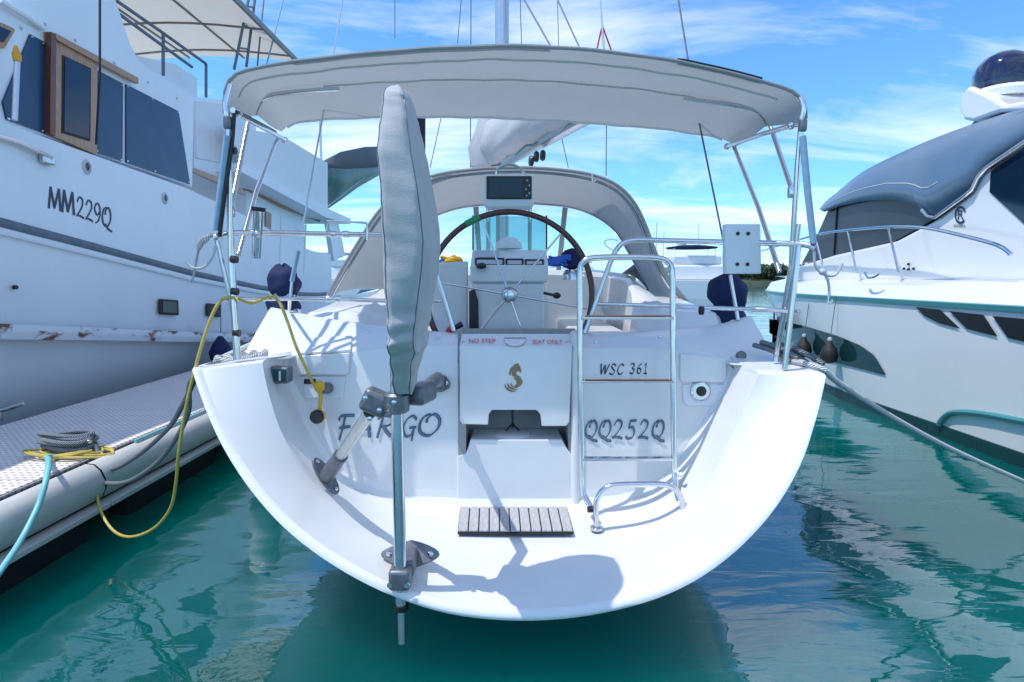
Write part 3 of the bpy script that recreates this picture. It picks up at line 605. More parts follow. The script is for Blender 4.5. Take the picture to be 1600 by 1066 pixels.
T([(1253, 180, 3.06), (1246, 260, 3.07), (1236, 420, 3.12), (1212, 565, 3.2)], .0145, 'frame_leg', parent=fr, smooth=0)
T([(1253, 185, 3.06), (1256, 165, 3.05), (1248, 150, 3.06)], .0145, 'frame_hoop', parent=fr, smooth=2)
T([(530, 139, 3.55), (470, 143, 3.55), (425, 149, 3.56), (400, 160, 3.57), (390, 178, 3.57), (386, 200, 3.5), (360, 330, 3.12)], .014, 'frame_hoop', parent=fr)
T([(1068, 155, 3.55), (1120, 161, 3.55), (1170, 169, 3.56), (1192, 178, 3.57), (1204, 198, 3.55), (1218, 240, 3.4), (1238, 300, 3.1)], .014, 'frame_hoop', parent=fr)
T([(364, 172, 3.06), (402, 195, 3.5), (446, 219, 4.1)], .014, 'frame_strut', parent=fr, smooth=0); T([(1256, 192, 3.06), (1238, 196, 3.1), (1190, 210, 3.5), (1136, 229, 4.1)], .014, 'frame_strut', parent=fr, smooth=0)
T([(434, 212, 4.05), (400, 300, 3.5), (373, 398, 3.16)], .014, 'frame_leg', parent=fr, smooth=0); T([(1147, 230, 4.05), (1185, 325, 3.5), (1218, 425, 3.14)], .014, 'frame_leg', parent=fr, smooth=0)
for x, y, Y in ((445, 219, 4.1), (1136, 229, 4.1), (1236, 196, 3.1), (372, 176, 3.1)): MB().ball(V(x, y, Y), .022).build('frame_joint', 'steel', fr)
for x, y, Y in ((1254, 196, 3.05), (356, 192, 3.05), (1237, 300, 3.1), (361, 330, 3.1)): MB().lathe(V(x, y, Y) - Vector((0, 0, .03)), (0, 0, 1), [(.018, 0), (.022, .01), (.022, .05), (.018, .06)], 12).build('frame_clamp', 'casting' if y < 250 else 'steel', fr)
T([(355, 212, 3.03), (347, 280, 3.04), (337, 360, 3.05)], .017, 'padded_tube', 'blue_tube', fr, 0); T([(1254, 213, 3.02), (1262, 300, 3.02), (1271, 380, 3.02)], .017, 'padded_tube', 'blue_tube', fr, 0)
T([(366, 178, 3.06), (362, 230, 3.04), (352, 300, 3.04), (343, 370, 3.05)], .010, 'cable', 'black', fr); T([(370, 175, 3.06), (400, 190, 3.4), (430, 206, 3.9)], .010, 'cable', 'black', fr)
for x, y in ((364, 235), (366, 405), (367, 455), (370, 520)): MB().tube([V(x - 5, y, 3.06), V(x + 5, y + 1, 3.06)], .019, 8).build('cable_tie', 'black', fr)
# ---- backstay legs, rigging, mast, boom
st = T([(452, 484, 3.72), (456, 440, 3.73), (462, 410, 3.74)], .010, 'backstay_turnbuckle', 'steel', boat, 0); T([(456, 440, 3.73), (466, 392, 3.74)], .015, 'backstay_sleeve', 'blue_tube', st, 0); T([(466, 392, 3.74), (512, 140, 4.0), (535, 0, 4.2), (560, -150, 4.4)], .006, 'backstay_wire', 'steel', st, 0)
st = T([(1153, 500, 3.72), (1146, 460, 3.73), (1141, 430, 3.74)], .012, 'backstay_turnbuckle', 'steel', boat, 0); T([(1141, 430, 3.74), (1085, 155, 4.0), (1060, 0, 4.2), (1035, -150, 4.4)], .006, 'backstay_wire', 'casting', st, 0)
mast = MB().tube([(-.14, 8.45, 1.8), (-.14, 8.45, 15)], .095, 16).build('mast', 'aluminium', boat)
for a, b, m_, r_ in (((617, 60), (617, -60), 'casting', .006), ((715, 68), (724, -40), 'casting', .006), ((735, 262), (736, -40), 'casting', .007), ((672, 262), (692, 172), 'casting', .006), ((862, 75), (808, -20), 'rope_white', .013), ((907, 78), (862, -20), 'rope_white', .012), ((947, 275), (948, 150), 'casting', .007), ((888, 262), (872, 190), 'casting', .006), ((873, 75), (870, -30), 'rope_white', .006), ((815, 75), (812, -30), 'casting', .006)):
    MB().tube([V(*a, 8.3), V(*b, 8.3)], r_, 6).build('rigging_wire', m_, boat)
for a, b in (((941, 40), (932, 80)), ((941, 40), (957, 84))): MB().tube([V(*a, 7.5), V(*b, 7.5)], .010, 6).build('flag_halyard', 'red_plastic', boat)
MB().tube([V(936, -20, 7.5), V(944, 84, 7.5)], .016, 6).build('flag_staff', 'white_far', boat)
b0, b1 = V(772, 262, 8.2), V(935, 172, 5.0)
boom = MB().tube([b0, b1], .075, 14).build('boom', 'aluminium', boat)
rows = []
for i in range(15):
    f = i / 14; c_ = b0.lerp(b1, f) + Vector((-.05, 0, .13 + .10 * (1 - f) + .012 * math.sin(i * 2.1))); rx = .17 + .05 * (1 - f) + .012 * math.sin(i * 1.7); rz = .20 + .12 * (1 - f) ** 2 + .01 * math.cos(i * 2.3)
    if i == 0: rx, rz = rx * .5, rz * .6
    rows.append([c_ + Vector((rx * math.cos(a) + .014 * math.sin(5 * a + i), 0, rz * math.sin(a) * (1.25 if math.sin(a) > 0 else .8))) for a in [2 * math.pi * k / 22 for k in range(22)]])
sc_ = MB().grid(rows, True, True); sc_.build('sail_cover', 'canvas_white', boom, angle=80)
MB().lathe(V(770, 262, 8.15), (0, 0, 1), [(.30, 0), (.34, .25), (.22, .55), (.13, .9), (.11, 1.1)], 18).build('mast_boot', 'canvas_white', boom)
MB().tube([p[16] + Vector((.02, 0, -.01)) for p in rows], .016, 6).build('sail_track', 'casting', boom)
T([(868, 180, 5.9), (872, 200, 5.9), (880, 208, 5.9), (892, 203, 5.9)], .014, 'reef_line', 'green_tape', boom)
for x, y in ((838, 245), (848, 243), (830, 252)): MB().lathe(V(x, y, 6.3), (1, .2, 0), [(.05, -.02), (.06, 0), (.05, .02)], 14).build('mainsheet_block', 'black', boom)
MB().tube([V(652, 268, 4.85), V(652, 172, 4.75)], .066, 16).build('rolled_screen', 'dark_navy', boat)
# ---- steering wheel, console
wc = V(796, 461, 3.86); WR = V(796 + 129, 461, 3.86).x - wc.x
wheel = MB().tube([wc + Vector((WR * math.cos(a), .06 * math.sin(a), WR * math.sin(a))) for a in [2 * math.pi * k / 72 for k in range(72)]], .020, 12, closed=True).build('steering_wheel', 'mahogany', boat)
for d in (110, 50, -10, -70, -130, 170):
    a = R(d); MB().tube([wc + Vector((0, .035, 0)), wc + Vector((WR * math.cos(a), .06 * math.sin(a), WR * math.sin(a)))], .0065, 8).build('spoke', 'steel', wheel)
MB().lathe(wc + Vector((0, .06, 0)), (0, -1, 0), [(.055, 0), (.055, .03), (.034, .05), (.03, .06), (.012, .064)], 20).build('hub', 'steel', wheel)
MB().tube([wc + Vector((WR * math.cos(R(d)), .06 * math.sin(R(d)), WR * math.sin(R(d)))) for d in (111, 114, 117, 120, 122)], .0225, 12).build('tape', 'green_tape', wheel)
CY = 4.08
con = MB().prism([V(x, y, CY) for x, y in ((737, 440), (852, 440), (848, 560), (742, 560))][::-1], (0, .3, 0)).build('steering_console', 'gelcoat', boat, bevel=.03)
MB().prism([V(x, y, CY - .02) for x, y in ((734, 414), (857, 414), (856, 442), (735, 442))][::-1], (0, .34, 0)).build('console_shelf', 'gelcoat', con, bevel=.015)
ip = MB().prism([V(738, 391, CY + .12), V(854, 391, CY + .12), V(857, 416, CY + .0), V(735, 416, CY + .0)][::-1], (0, .16, 0)).build('instrument_panel', 'gelcoat', con, bevel=.012)
for x0, x1, y0, y1 in ((742, 788, 403, 416), (790, 818, 404, 416), (820, 850, 405, 416)):
    f = MB().prism([V(x0, y0, CY + .035), V(x1, y0, CY + .035), V(x1, y1, CY - .012), V(x0, y1, CY - .012)][::-1], (0, .02, 0)).build('instrument', 'black', ip, bevel=.004)
    MB().prism([V(x0 + 3, y0 + 3, CY + .022), V(x1 - 3, y0 + 3, CY + .022), V(x1 - 3, y1 - 3, CY - .006), V(x0 + 3, y1 - 3, CY - .006)][::-1], (0, .004, 0)).build('instrument_face', 'plastic_grey', f, smooth=False)
pp = MB().prism([V(743, 392, CY + .11), V(780, 392, CY + .11), V(780, 402, CY + .05), V(743, 402, CY + .05)][::-1], (0, .006, 0)).build('switch_plate', 'plastic_grey', ip, smooth=False)
MB().lathe(V(752, 418, CY - .05), (0, -.3, 1), [(.035, 0), (.035, .02), (.02, .028)], 16).build('knob', 'black', con)
MB().lathe(V(795, 389, CY + .2), (0, 0, 1), [(.10, 0), (.10, .015), (.085, .05), (.05, .078), (.0, .088)], 22).build('compass_dome', 'plastic_white', con)
ws = MB().prism([V(739, 391, CY + .26), V(854, 391, CY + .26), V(853, 338, CY + .32), V(740, 338, CY + .32)][::-1], (0, .006, 0)).build('console_windscreen', 'tinted', con, smooth=False)
for x in (739, 854): MB().tube([V(x, 391, CY + .26), V(x, 337, CY + .32)], .006, 6).build('windscreen_edge', 'black', ws)
for x in (763, 828): MB().tube([V(x, 392, CY + .33), V(x, 322, CY + .33)], .016, 10).build('guard_leg', 'steel', con)
MB().tube([V(774, 275, 4.1), V(778, 264, 4.1), V(797, 257, 4.1), V(814, 264, 4.1), V(820, 275, 4.1)], .010, 8, 4).build('grab_bar', 'steel', con)
pod = MB().prism([V(x, y, 3.98) for x, y in ((757, 273), (833, 273), (835, 318), (830, 326), (760, 326), (755, 318))][::-1], (0, .12, 0)).build('plotter_pod', 'plastic_white', con, bevel=.018)
sn = MB().prism([V(x, y, 3.968) for x, y in ((760, 275), (831, 275), (831, 311), (760, 311))][::-1], (0, .014, 0)).build('plotter', 'black', pod, bevel=.006)
MB().prism([V(x, y, 3.9655) for x, y in ((765, 278), (817, 278), (817, 308), (765, 308))][::-1], (0, .002, 0)).build('plotter_screen', 'screen', sn, smooth=False)
for i, (x, y) in enumerate(((824, 282), (827, 290), (822, 296), (827, 302), (823, 306))): MB().lathe(V(x, y, 3.967), (0, -1, 0), [(.006, 0), (.006, .003)], 8).build('button', 'plastic_grey', sn)
th = MB().tube([V(868, 462, 3.95), V(850, 458, 4.0)], .010, 8).build('throttle', 'black', con); MB().ball(V(870, 462, 3.94), (.028, .02, .022)).build('throttle_knob', 'black', th)
MB().prism([V(x, y, 4.05) for x, y in ((733, 455), (741, 452), (747, 470), (748, 525), (733, 525))][::-1], (0, .1, 0)).build('locker_opening', 'black', boat, smooth=False)
MB().prism([V(x, y, 4.25) for x, y in ((676, 412), (731, 408), (731, 560), (676, 560))][::-1], (0, .05, 0)).build('cockpit_table', 'gelcoat', boat, bevel=.015)
# ---- sprayhood (dodger)
A = [(512, 462), (535, 420), (562, 375), (592, 330), (630, 295), (680, 274), (740, 265), (800, 262), (860, 264), (920, 272), (962, 288), (990, 315), (1008, 350), (1025, 395), (1045, 435), (1078, 476)]
B = [(598, 452), (612, 425), (630, 395), (650, 362), (675, 340), (715, 325), (760, 319), (800, 317), (845, 318), (890, 323), (925, 335), (955, 355), (975, 382), (990, 408), (1003, 432), (1016, 458)]
aft = resample(cr_spline([V(x, y, 4.7) for x, y in A], 5), 64); fwd = resample(cr_spline([V(x, y, 5.55) for x, y in B], 5), 64)
rows = [lerpc(aft, fwd, f, 0, .03 * math.sin(math.pi * f)) for f in (0, .08, .25, .5, .75, .92, 1)]
dod = MB().grid(rows, flip=True).build('sprayhood', 'canvas_grey', boat, angle=80)
for c_, r_ in ((rows[0], .013), (rows[-1], .012)): MB().tube(c_, r_, 8).build('hood_hem', 'canvas_grey', dod)
MB().tube([p + Vector((0, 0, -.02)) for p in rows[1][4:60]], .006, 6).build('hood_piping', 'piping', dod)
MB().tube([p + Vector((0, -.0, -.035)) for p in rows[5][3:61]], .011, 8).build('hood_bow', 'steel', dod)
MB().tube([p + Vector((-.02 if p.x > 0 else .02, .02, -.03)) for p in aft], .011, 8).build('hood_bow', 'steel', dod)
low = [Vector((p.x * 1.02, 6.35 + .15 * (1 - abs(p.x) / 1.4), 1.74 + .04 * (1 - abs(p.x) / 1.4))) for p in fwd]
for i0, i1 in ((6, 24), (24, 40), (40, 58)):
    q0, q1 = fwd[i0:i1 + 1], low[i0:i1 + 1]; MB().grid([q0, lerpc(q0, q1, .5), q1]).build('hood_window', 'vinyl', dod)
for i in (6, 24, 40, 58): MB().bar(fwd[i], low[i], .05, .006, (0, -1, .5)).build('window_strip', 'canvas_grey', dod)
for i0, i1 in ((0, 7), (57, 63)):
    q0, q1 = fwd[i0:i1 + 1], low[i0:i1 + 1]; MB().grid([q0, q1]).build('hood_side', 'canvas_grey', dod, solid=.006)
for x, y in ((672, 272), (928, 276)): MB().tube([V(x - 3, y - 4, 4.69), V(x - 2, y + 8, 4.68), V(x + 3, y + 6, 4.68)], .006, 6).build('hood_tie', 'piping', dod)
# ---- winches under navy covers, lines lying in the cockpit
def lump(c, r, name, m, parent=boat, seed=0, n=20, ring=14, amp=.07, squash=1.0):
    rnd = random.Random(seed); ph = [rnd.uniform(0, 6.28) for _ in range(6)]; rows = []
    for i in range(ring + 1):
        th = math.pi * (.002 + .996 * i / ring); row_ = []
        for k in range(n):
            a = 2 * math.pi * k / n; d = 1 + amp * (.5 * math.sin(9 * a + 3 * th + ph[3]) + math.sin(3 * a + ph[0] + 2 * th) + .7 * math.sin(5 * a + ph[1] - 3 * th) + .6 * math.sin(7 * th + ph[2] + a))
            row_.append(Vector(c) + Vector((r[0] * d * math.sin(th) * math.cos(a), r[1] * d * math.sin(th) * math.sin(a), r[2] * d * math.cos(th) * (squash if math.cos(th) < 0 else 1))))
        rows.append(row_)
    return MB().grid(rows, True, True).build(name, m, parent, angle=70)
for (x, y, Y), sd in (((444, 440, 4.0), 3), ((1137, 456, 4.0), 5)):
    w = MB().lathe(V(x, y, Y) + Vector((0, 0, -.2)), (0, 0, 1), [(.10, -.04), (.10, .03), (.075, .06), (.07, .16)], 18).build('winch', 'steel', boat)
    lump(V(x, y, Y) + Vector((0, 0, -.01)), (.105, .105, .12) if x < 800 else (.135, .12, .13), 'winch_cover', 'navy', w, sd, amp=.075); lump(V(x, y + 38, Y), (.115, .11, .08), 'cover_skirt', 'navy', w, sd + 1, amp=.07)
w = MB().lathe(V(893, 418, 5.2) + Vector((0, 0, -.06)), (0, 0, 1), [(.08, -.05), (.08, 0), (.06, .04)], 16).build('winch', 'steel', boat); lump(V(893, 405, 5.2), (.10, .10, .09), 'winch_cover', 'navy', w, 8, amp=.05)
def coil(c, r, n, tr, name, m, label, cat, flat=.4, seed=1, h=.03):
    rnd = random.Random(seed); pts = []
    for i in range(n * 14):
        a = 2 * math.pi * i / 14 + rnd.uniform(-.06, .06); rr = r * (.72 + .28 * math.sin(i * .37 + seed)); pts.append(Vector(c) + Vector((rr * math.cos(a), rr * flat * math.sin(a) * 1.3, h * i / (n * 14) + .008 * math.sin(i * 1.3))))
    return tag(MB().tube(pts, tr, 7, 2).build(name, m), label, cat)
coil(V(684, 432, 4.5), .09, 4, .010, 'rope_coil', 'blue_rope', 'small coil of bright blue line hanging beside the steering wheel', 'rope', 1.0, 2, .12)
coil(V(703, 411, 4.75), .10, 4, .010, 'rope_coil', 'yellow_bright', 'small coil of yellow line on the cockpit coaming behind the wheel', 'rope', .5, 4, .05)
coil(V(870, 414, 5.1), .13, 4, .013, 'rope_coil', 'blue_plastic', 'heap of dark blue line beside the covered cabin-top winch', 'rope', .6, 6, .07)
wh = MB().tube([V(702, 517, 3.62), V(712, 512, 3.62), V(722, 506, 3.62)], [.018, .016, .02], 10).build('winch_handle', 'black'); tag(wh, 'black and red winch handle lying at the transom gate', 'winch handle')
MB().tube([V(700, 520, 3.615), V(705, 513, 3.615)], .021, 10).build('handle_socket', 'red_plastic', wh)
# ================================================================== gangway stowed upright under a canvas cover
gw = thing('covered_gangway', V(625, 900, 2.35), 'upright gangway in a grey canvas cover clamped to a steel pole on the stern', 'gangway')
PX_, PY_ = V(626, 900, 2.33).x, 2.33
prof = [(142, 611, 629, .12), (145, 603, 637, .2), (153, 599, 640, .26), (168, 596, 643, .30), (200, 590, 648, .36), (240, 585, 655, .42), (290, 589, 664, .45), (340, 592, 671, .46), (380, 594, 675, .46), (420, 595, 672, .45), (460, 598, 666, .43), (500, 602, 660, .40), (530, 606, 655, .36), (548, 603, 659, .33), (560, 609, 652, .26), (585, 613, 650, .16), (612, 616, 648, .10)]
rows = []; NR = 44
dense = []
for a, b in zip(prof, prof[1:]):
    for k in range(4): dense.append(tuple(a[i] + (b[i] - a[i]) * k / 4 for i in range(4)))
dense.append(prof[-1])
for i, (y, x0, x1, dep) in enumerate(dense):
    yc = 2.26 if y < 540 else 2.26 + (2.34 - 2.26) * (y - 540) / 72; yf = yc - dep / 2
    L, Rr = V(x0, y, yf + .06), V(x1, y, yf + .06); hw = (Rr.x - L.x) / 2 * .95; c_ = (L + Rr) / 2; c_.y = yc; row_ = []
    for k in range(NR):
        a = 2 * math.pi * k / NR; ca, sa = math.cos(a), math.sin(a); e = .45
        x = hw * math.copysign(abs(ca) ** e, ca); yy = dep / 2 * math.copysign(abs(sa) ** e, sa)
        wr = .0010 * math.sin(i * .62 + 3 * sa + 2.2 * ca) * (1 if y > 150 else .2) + .0010 * math.sin(i * 1.9 - 4 * ca) + .0015 * math.sin(i * .23 + 5 * a)
        if y > 480: wr += .004 * math.sin(y * .22 + 2 * ca + 3 * sa)
        f = 1 + wr / max(hw, .05) * .8
        row_.append(c_ + Vector((x * f, yy * f, .003 * math.sin(4 * a + i * .4))))
    rows.append(row_)
cv = MB().grid(rows, True, True); cv.f.append(tuple(range(NR))); cvo = cv.build('canvas_cover', 'canvas_pole', gw, angle=80)
for k0 in (29, 37): MB().tube([r_[k0] + (r_[k0] - (r_[0] + r_[NR // 2]) / 2).normalized() * .0005 for r_ in rows], .0022, 5).build('cover_seam', 'stripe_grey', cvo)
top_z = V(626, 600, PY_).z; bot = V(626, 948, PY_).z
MB().tube([(PX_, PY_, top_z + .25), (PX_, PY_, bot)], .0255, 18).build('pole', 'steel', gw)
MB().tube([(PX_, PY_, bot), (PX_, PY_, V(626, 1004, PY_).z)], .017, 14).build('inner_pole', 'aluminium', gw)
MB().tube([(PX_, PY_, bot - .012), (PX_, PY_, bot + .012)], .031, 16).build('pole_collar', 'black', gw)
def clamp(c, r, h, nm='clamp', ax=(0, 0, 1), parent=gw, m='casting'): return MB().lathe(Vector(c) - Vector(ax) * h / 2, ax, [(r * .8, 0), (r, h * .12), (r, h * .88), (r * .8, h)], 14).build(nm, m, parent)
pc = Vector((PX_, PY_, V(626, 629, PY_).z)); clamp(pc, .052, .085)
k1 = MB().box(pc + Vector((-.09, .03, -.005)), (.12, .09, .10), Matrix.Rotation(R(25), 3, 'Y')).build('clamp_block', 'casting', gw, bevel=.022)
k2 = MB().box(pc + Vector((.085, .1, .02)), (.09, .16, .085), Matrix.Rotation(R(-15), 3, 'Z')).build('clamp_block', 'casting', gw, bevel=.02)
wp, wn = wallsurf(686, 598)
arm = MB().tube([pc + Vector((.06, .06, .01)), pc + Vector((.13, .3, .05)), wp + wn * .06], .028, 12).build('wall_arm', 'casting', gw)
MB().box(wp + wn * .07, (.075, .09, .09)).build('arm_knuckle', 'casting', gw, bevel=.015)
pts = [wallsurf(x, y) for x, y in ((665, 601), (669, 590), (682, 585), (696, 587), (704, 597), (703, 606), (692, 612), (676, 611))]
MB().prism([p for p, n in pts][::-1], wn * .014).build('wall_plate', 'casting', gw, bevel=.004)
for x, y in ((671, 600), (698, 598)): MB().lathe(wallsurf(x, y)[0] + wn * .012, wn, [(.011, 0), (.011, .008), (.005, .012)], 8).build('bolt', 'steel', gw)
f0 = V(512, 742, 2.93); f1 = pc + Vector((-.12, .03, -.05))
MB().tube([f0.lerp(f1, .12), f1], .027, 14).build('brace', 'aluminium', gw)
MB().tube([f0 + Vector((-.01, .01, -.01)), f0.lerp(f1, .36)], [.042, .036], 12).build('brace_socket', 'casting', gw)
dn = Vector((.72, -.45, .55)).normalized(); u = Vector((.45, 0, -.72)).normalized(); v = dn.cross(u)
MB().prism([f0 - dn * .025 + u * (.115 * math.cos(a)) + v * (.045 * math.sin(a)) for a in [2 * math.pi * k / 16 for k in range(16)]], dn * .014).build('brace_foot', 'casting', gw, bevel=.004)
for s in (-1, 1): MB().lathe(f0 - dn * .012 + u * s * .088, dn, [(.011, 0), (.011, .008), (.005, .012)], 8).build('bolt', 'steel', gw)
for dx_, dz_ in ((-.115, .03), (-.06, -.02), (-.10, -.055), (.0, .012)): MB().lathe(pc + Vector((dx_, -.045, dz_)), (0, -1, 0), [(.010, 0), (.010, .012), (.005, .014)], 8).build('bolt', 'steel', gw)
lp = V(641, 866, 2.52); ln = Vector((0, -.80, .6)).normalized(); uu = Vector((1, 0, 0)); vv = ln.cross(uu)
MB().prism([lp - ln * .012 + uu * (.135 * math.cos(a)) + vv * (.062 * math.sin(a) * (1 - .35 * abs(math.cos(a)))) for a in [2 * math.pi * k / 20 for k in range(20)]], ln * .02).build('foot_plate', 'casting', gw, bevel=.004)
for s in (-1, 1): MB().lathe(lp + uu * .095 * s, ln, [(.014, 0), (.014, .012), (.007, .018)], 8).build('bolt', 'steel', gw)
cl = Vector((PX_, PY_, V(626, 901, PY_).z)); MB().box(cl, (.09, .09, .09)).build('foot_clamp', 'casting', gw, bevel=.016); MB().bar(cl + Vector((.02, .02, .02)), lp, .07, .07).build('foot_arm', 'casting', gw, bevel=.012)
for s in (-1, 1): MB().lathe(cl + Vector((.036 * s, -.048, -.01)), (0, -1, 0), [(.012, 0), (.012, .008)], 8).build('bolt', 'steel', gw)
# ================================================================== lines, cables, fenders
def line(pts, r, name, m, label, cat, smooth=6, group=None, seg=8):
    return tag(MB().tube([V(*p) if len(p) == 3 and p[0] > 20 or (len(p) == 3 and abs(p[1]) > 20) else Vector(p) for p in pts], r, seg, smooth).build(name, m), label, cat, group)
clt = VZ(108, 706, DZ + .03); cx, cy = clt.x, clt.y
cleat = MB().tube([clt + Vector((-.19, .05, .085)), clt + Vector((-.08, .02, .10)), clt + Vector((.08, -.02, .10)), clt + Vector((.19, -.05, .085))], [.014, .022, .022, .014], 10, 3).build('dock_cleat', 'aluminium'); tag(cleat, 'metal horn cleat on the dock edge wrapped in grey rope', 'cleat')
for s in (-.06, .06): MB().tube([clt + Vector((s, 0, -.02)), clt + Vector((s, 0, .1))], .022, 10).build('cleat_leg', 'aluminium', cleat)
pts = []
for i in range(90):
    a = i * .42; pts.append(clt + Vector((.17 * math.cos(a) * (1 + .06 * math.sin(i)), .085 * math.sin(a) + .02 * math.sin(i * .3), .03 + .0012 * i + .012 * math.sin(a * 2))))
tag(MB().tube(pts, .015, 8, 2).build('mooring_rope', 'rope_grey'), 'grey rope wound in turns round the dock cleat', 'rope')
c1 = V(304, 582, 3.0)
tag(MB().tube([c1 + Vector((.1, .18, .03)), c1 + Vector((.02, .04, .01)), V(287, 630, 3.1), V(262, 670, 3.25), V(215, 712, 3.5), V(170, 733, 3.75), clt + Vector((.2, -.02, .05))], .014, 8, 6).build('mooring_rope', 'rope_grey'), 'upper grey mooring rope running from the yacht stern corner to the dock cleat', 'rope')
tag(MB().tube([c1 + Vector((.12, .2, .03)), V(302, 590, 3.02), V(294, 645, 3.1), V(272, 690, 3.2), V(240, 728, 3.35), V(195, 754, 3.5), V(150, 752, 3.7), V(125, 738, 3.9)], .014, 8, 6).build('mooring_rope', 'rope_grey'), 'lower sagging grey mooring rope between the yacht stern corner and dock cleat', 'rope')
pts = [c1 + Vector((.06 + .15 * f + .03 * math.cos(i * 1.9), .12 + .3 * f + .05 * math.sin(i * 1.9), .035 + .012 * (i % 3))) for i, f in enumerate([k / 16 for k in range(17)])]
tag(MB().tube(pts, .016, 8, 3).build('rope_hank', 'rope_white'), 'bundle of pale rope lying on the port stern deck corner', 'rope')
tag(MB().tube([V(367, 466, 3.06), V(350, 466, 3.05), V(335, 485, 3.03), V(318, 530, 3.0), V(304, 580, 2.98), V(290, 640, 2.98), V(279, 710, 3.0), V(275, 755, 3.05), V(266, 795, 3.1), V(240, 826, 3.2), V(205, 839, 3.3), V(178, 830, 3.4), V(158, 800, 3.5), V(150, 760, 3.6), V(148, 735, 3.75), V(150, 715, 3.9)], .0085, 8, 5).build('power_cable', 'yellow'), 'yellow shore power cable looping from the stern rail down to the dock', 'cable')
tag(MB().tube([V(370, 466, 3.04), V(392, 474, 3.12), V(410, 468, 3.2), V(425, 463, 3.24), V(438, 475, 3.24), V(450, 505, 3.2), V(462, 540, 3.18), V(478, 575, 3.18), V(490, 600, 3.2), V(500, 606, 3.22)], .0085, 8, 5).build('power_cable', 'yellow'), 'yellow shore power cable hanging from the lower rail to the transom socket', 'cable')
pk = MB().lathe(V(496, 651, 3.18), (0, -1, .1), [(.038, -.02), (.038, .02), (.034, .028)], 18).build('socket_cap', 'black'); tag(pk, 'round black socket cap hanging on a yellow strap below the power inlet', 'cap')
MB().tube([V(500, 604, 3.2), V(501, 620, 3.185), V(500, 640, 3.18)], .011, 8).build('strap', 'yellow_bright', pk); MB().lathe(V(496, 651, 3.185), (0, -1, .1), [(.042, -.015), (.042, .008)], 18).build('strap_ring', 'yellow_bright', pk)
MB().ball(V(499, 604, 3.19), (.03, .03, .035)).build('strap_knot', 'yellow_bright', pk)
coil(clt + Vector((.05, -.06, .0)), .30, 5, .0085, 'cable_coil', 'yellow', 'loose coil of yellow cable around the foot of the dock cleat', 'cable', .32, 3, .03)
hp = VZ(76, 718, DZ + .04)
tag(MB().tube([hp + Vector((.12, .12, -.02)), hp + Vector((0, 0, .02)), VX(77, 728, -2.66) + Vector((0, 0, .03)), VX(72, 750, -2.53), VX(60, 790, -2.50), VX(34, 842, -2.46), VX(0, 893, -2.40), VX(-50, 960, -2.32)], .015, 10, 5).build('water_hose', 'hose'), 'turquoise hose hanging over the dock edge beside the cleat', 'hose')
tag(MB().tube([(DX1 - .03, y_, DZ + .05) for y_ in (4.1, 6, 9, 13, 17)], .012, 8).build('water_hose', 'hose'), 'turquoise hose lying straight along the top of the dock edge', 'hose')
tag(MB().tube([V(330, 366, 3.05), V(322, 372, 3.03), V(314, 380, 3.02), V(308, 400, 3.02), V(303, 430, 3.02), V(298, 440, 3.02)], [.012, .02, .016, .006, .006, .012], 8, 3).build('white_line', 'rope_white'), 'short white cord hanging from the port stern rail corner', 'rope')
tag(MB().tube([V(336, 385, 3.04), V(332, 402, 3.03), V(318, 418, 3.02), V(300, 418, 3.02), V(290, 408, 3.02)], .007, 8, 4).build('bungee_hook', 'plastic_grey'), 'grey bungee loop hanging below the port stern rail corner', 'bungee')
bo = MB().tube([V(1272, 392, 3.02), V(1274, 415, 3.02), V(1286, 428, 3.02), V(1305, 430, 3.02), V(1316, 412, 3.02)], .007, 8, 4).build('bungee_hook', 'plastic_grey'); tag(bo, 'grey bungee loop with hook hanging from the starboard stern rail corner', 'bungee')
MB().tube([V(1286, 425, 3.02), V(1294, 440, 3.02), V(1296, 462, 3.02)], .007, 8, 3).build('hook_tail', 'plastic_grey', bo); MB().ball(V(1285, 425, 3.02), .018).build('hook_ball', 'plastic_grey', bo); MB().tube([V(1296, 458, 3.02), V(1293, 470, 3.02), V(1297, 474, 3.02), V(1300, 468, 3.02)], .006, 6, 3).build('hook_ring', 'steel', bo)
s1 = V(1285, 585, 3.0)
tag(MB().tube([s1 + Vector((-.1, .25, .05)), s1 + Vector((0, .03, .03)), V(1310, 598, 3.1), V(1400, 655, 3.4), V(1500, 708, 3.7), V(1640, 770, 4.0)], .016, 8, 6).build('mooring_rope', 'rope_white'), 'white mooring rope running off from the starboard stern corner over the water', 'rope')
rk = thing('rope_hank', V(1250, 566, 3.15), 'bundle of grey rope lying on the starboard stern deck corner', 'rope')
for k in range(5):
    o_ = Vector((-.03 * k + .03, .05 + .03 * k, .03 + .02 * (k % 2))); MB().tube([V(1286, 580, 3.0) + o_, V(1255, 566, 3.1) + o_ + Vector((0, 0, .01)), V(1222, 553, 3.25) + o_], .015, 8, 3).build('strand', 'rope_grey', rk)
fd = MB().lathe((-2.24, 5.0, .22), (0, 0, 1), [(.02, 0), (.09, .03), (.125, .10), (.125, .62), (.09, .69), (.03, .73)], 20).build('fender', 'plastic_white'); tag(fd, 'white cylinder fender with blue ends between the yacht and dock', 'fender')
for z0, pf in ((.93, [(.035, 0), (.035, .06), (.02, .08)]), (.16, [(.02, 0), (.035, .02), (.035, .07)])): MB().lathe((-2.24, 5.0, z0), (0, 0, 1), pf, 14).build('fender_end', 'blue_plastic', fd)
MB().tube([(-2.24, 5.0, 1.0), (-1.95, 5.05, 1.35)], .008, 6).build('fender_line', 'rope_white', fd)
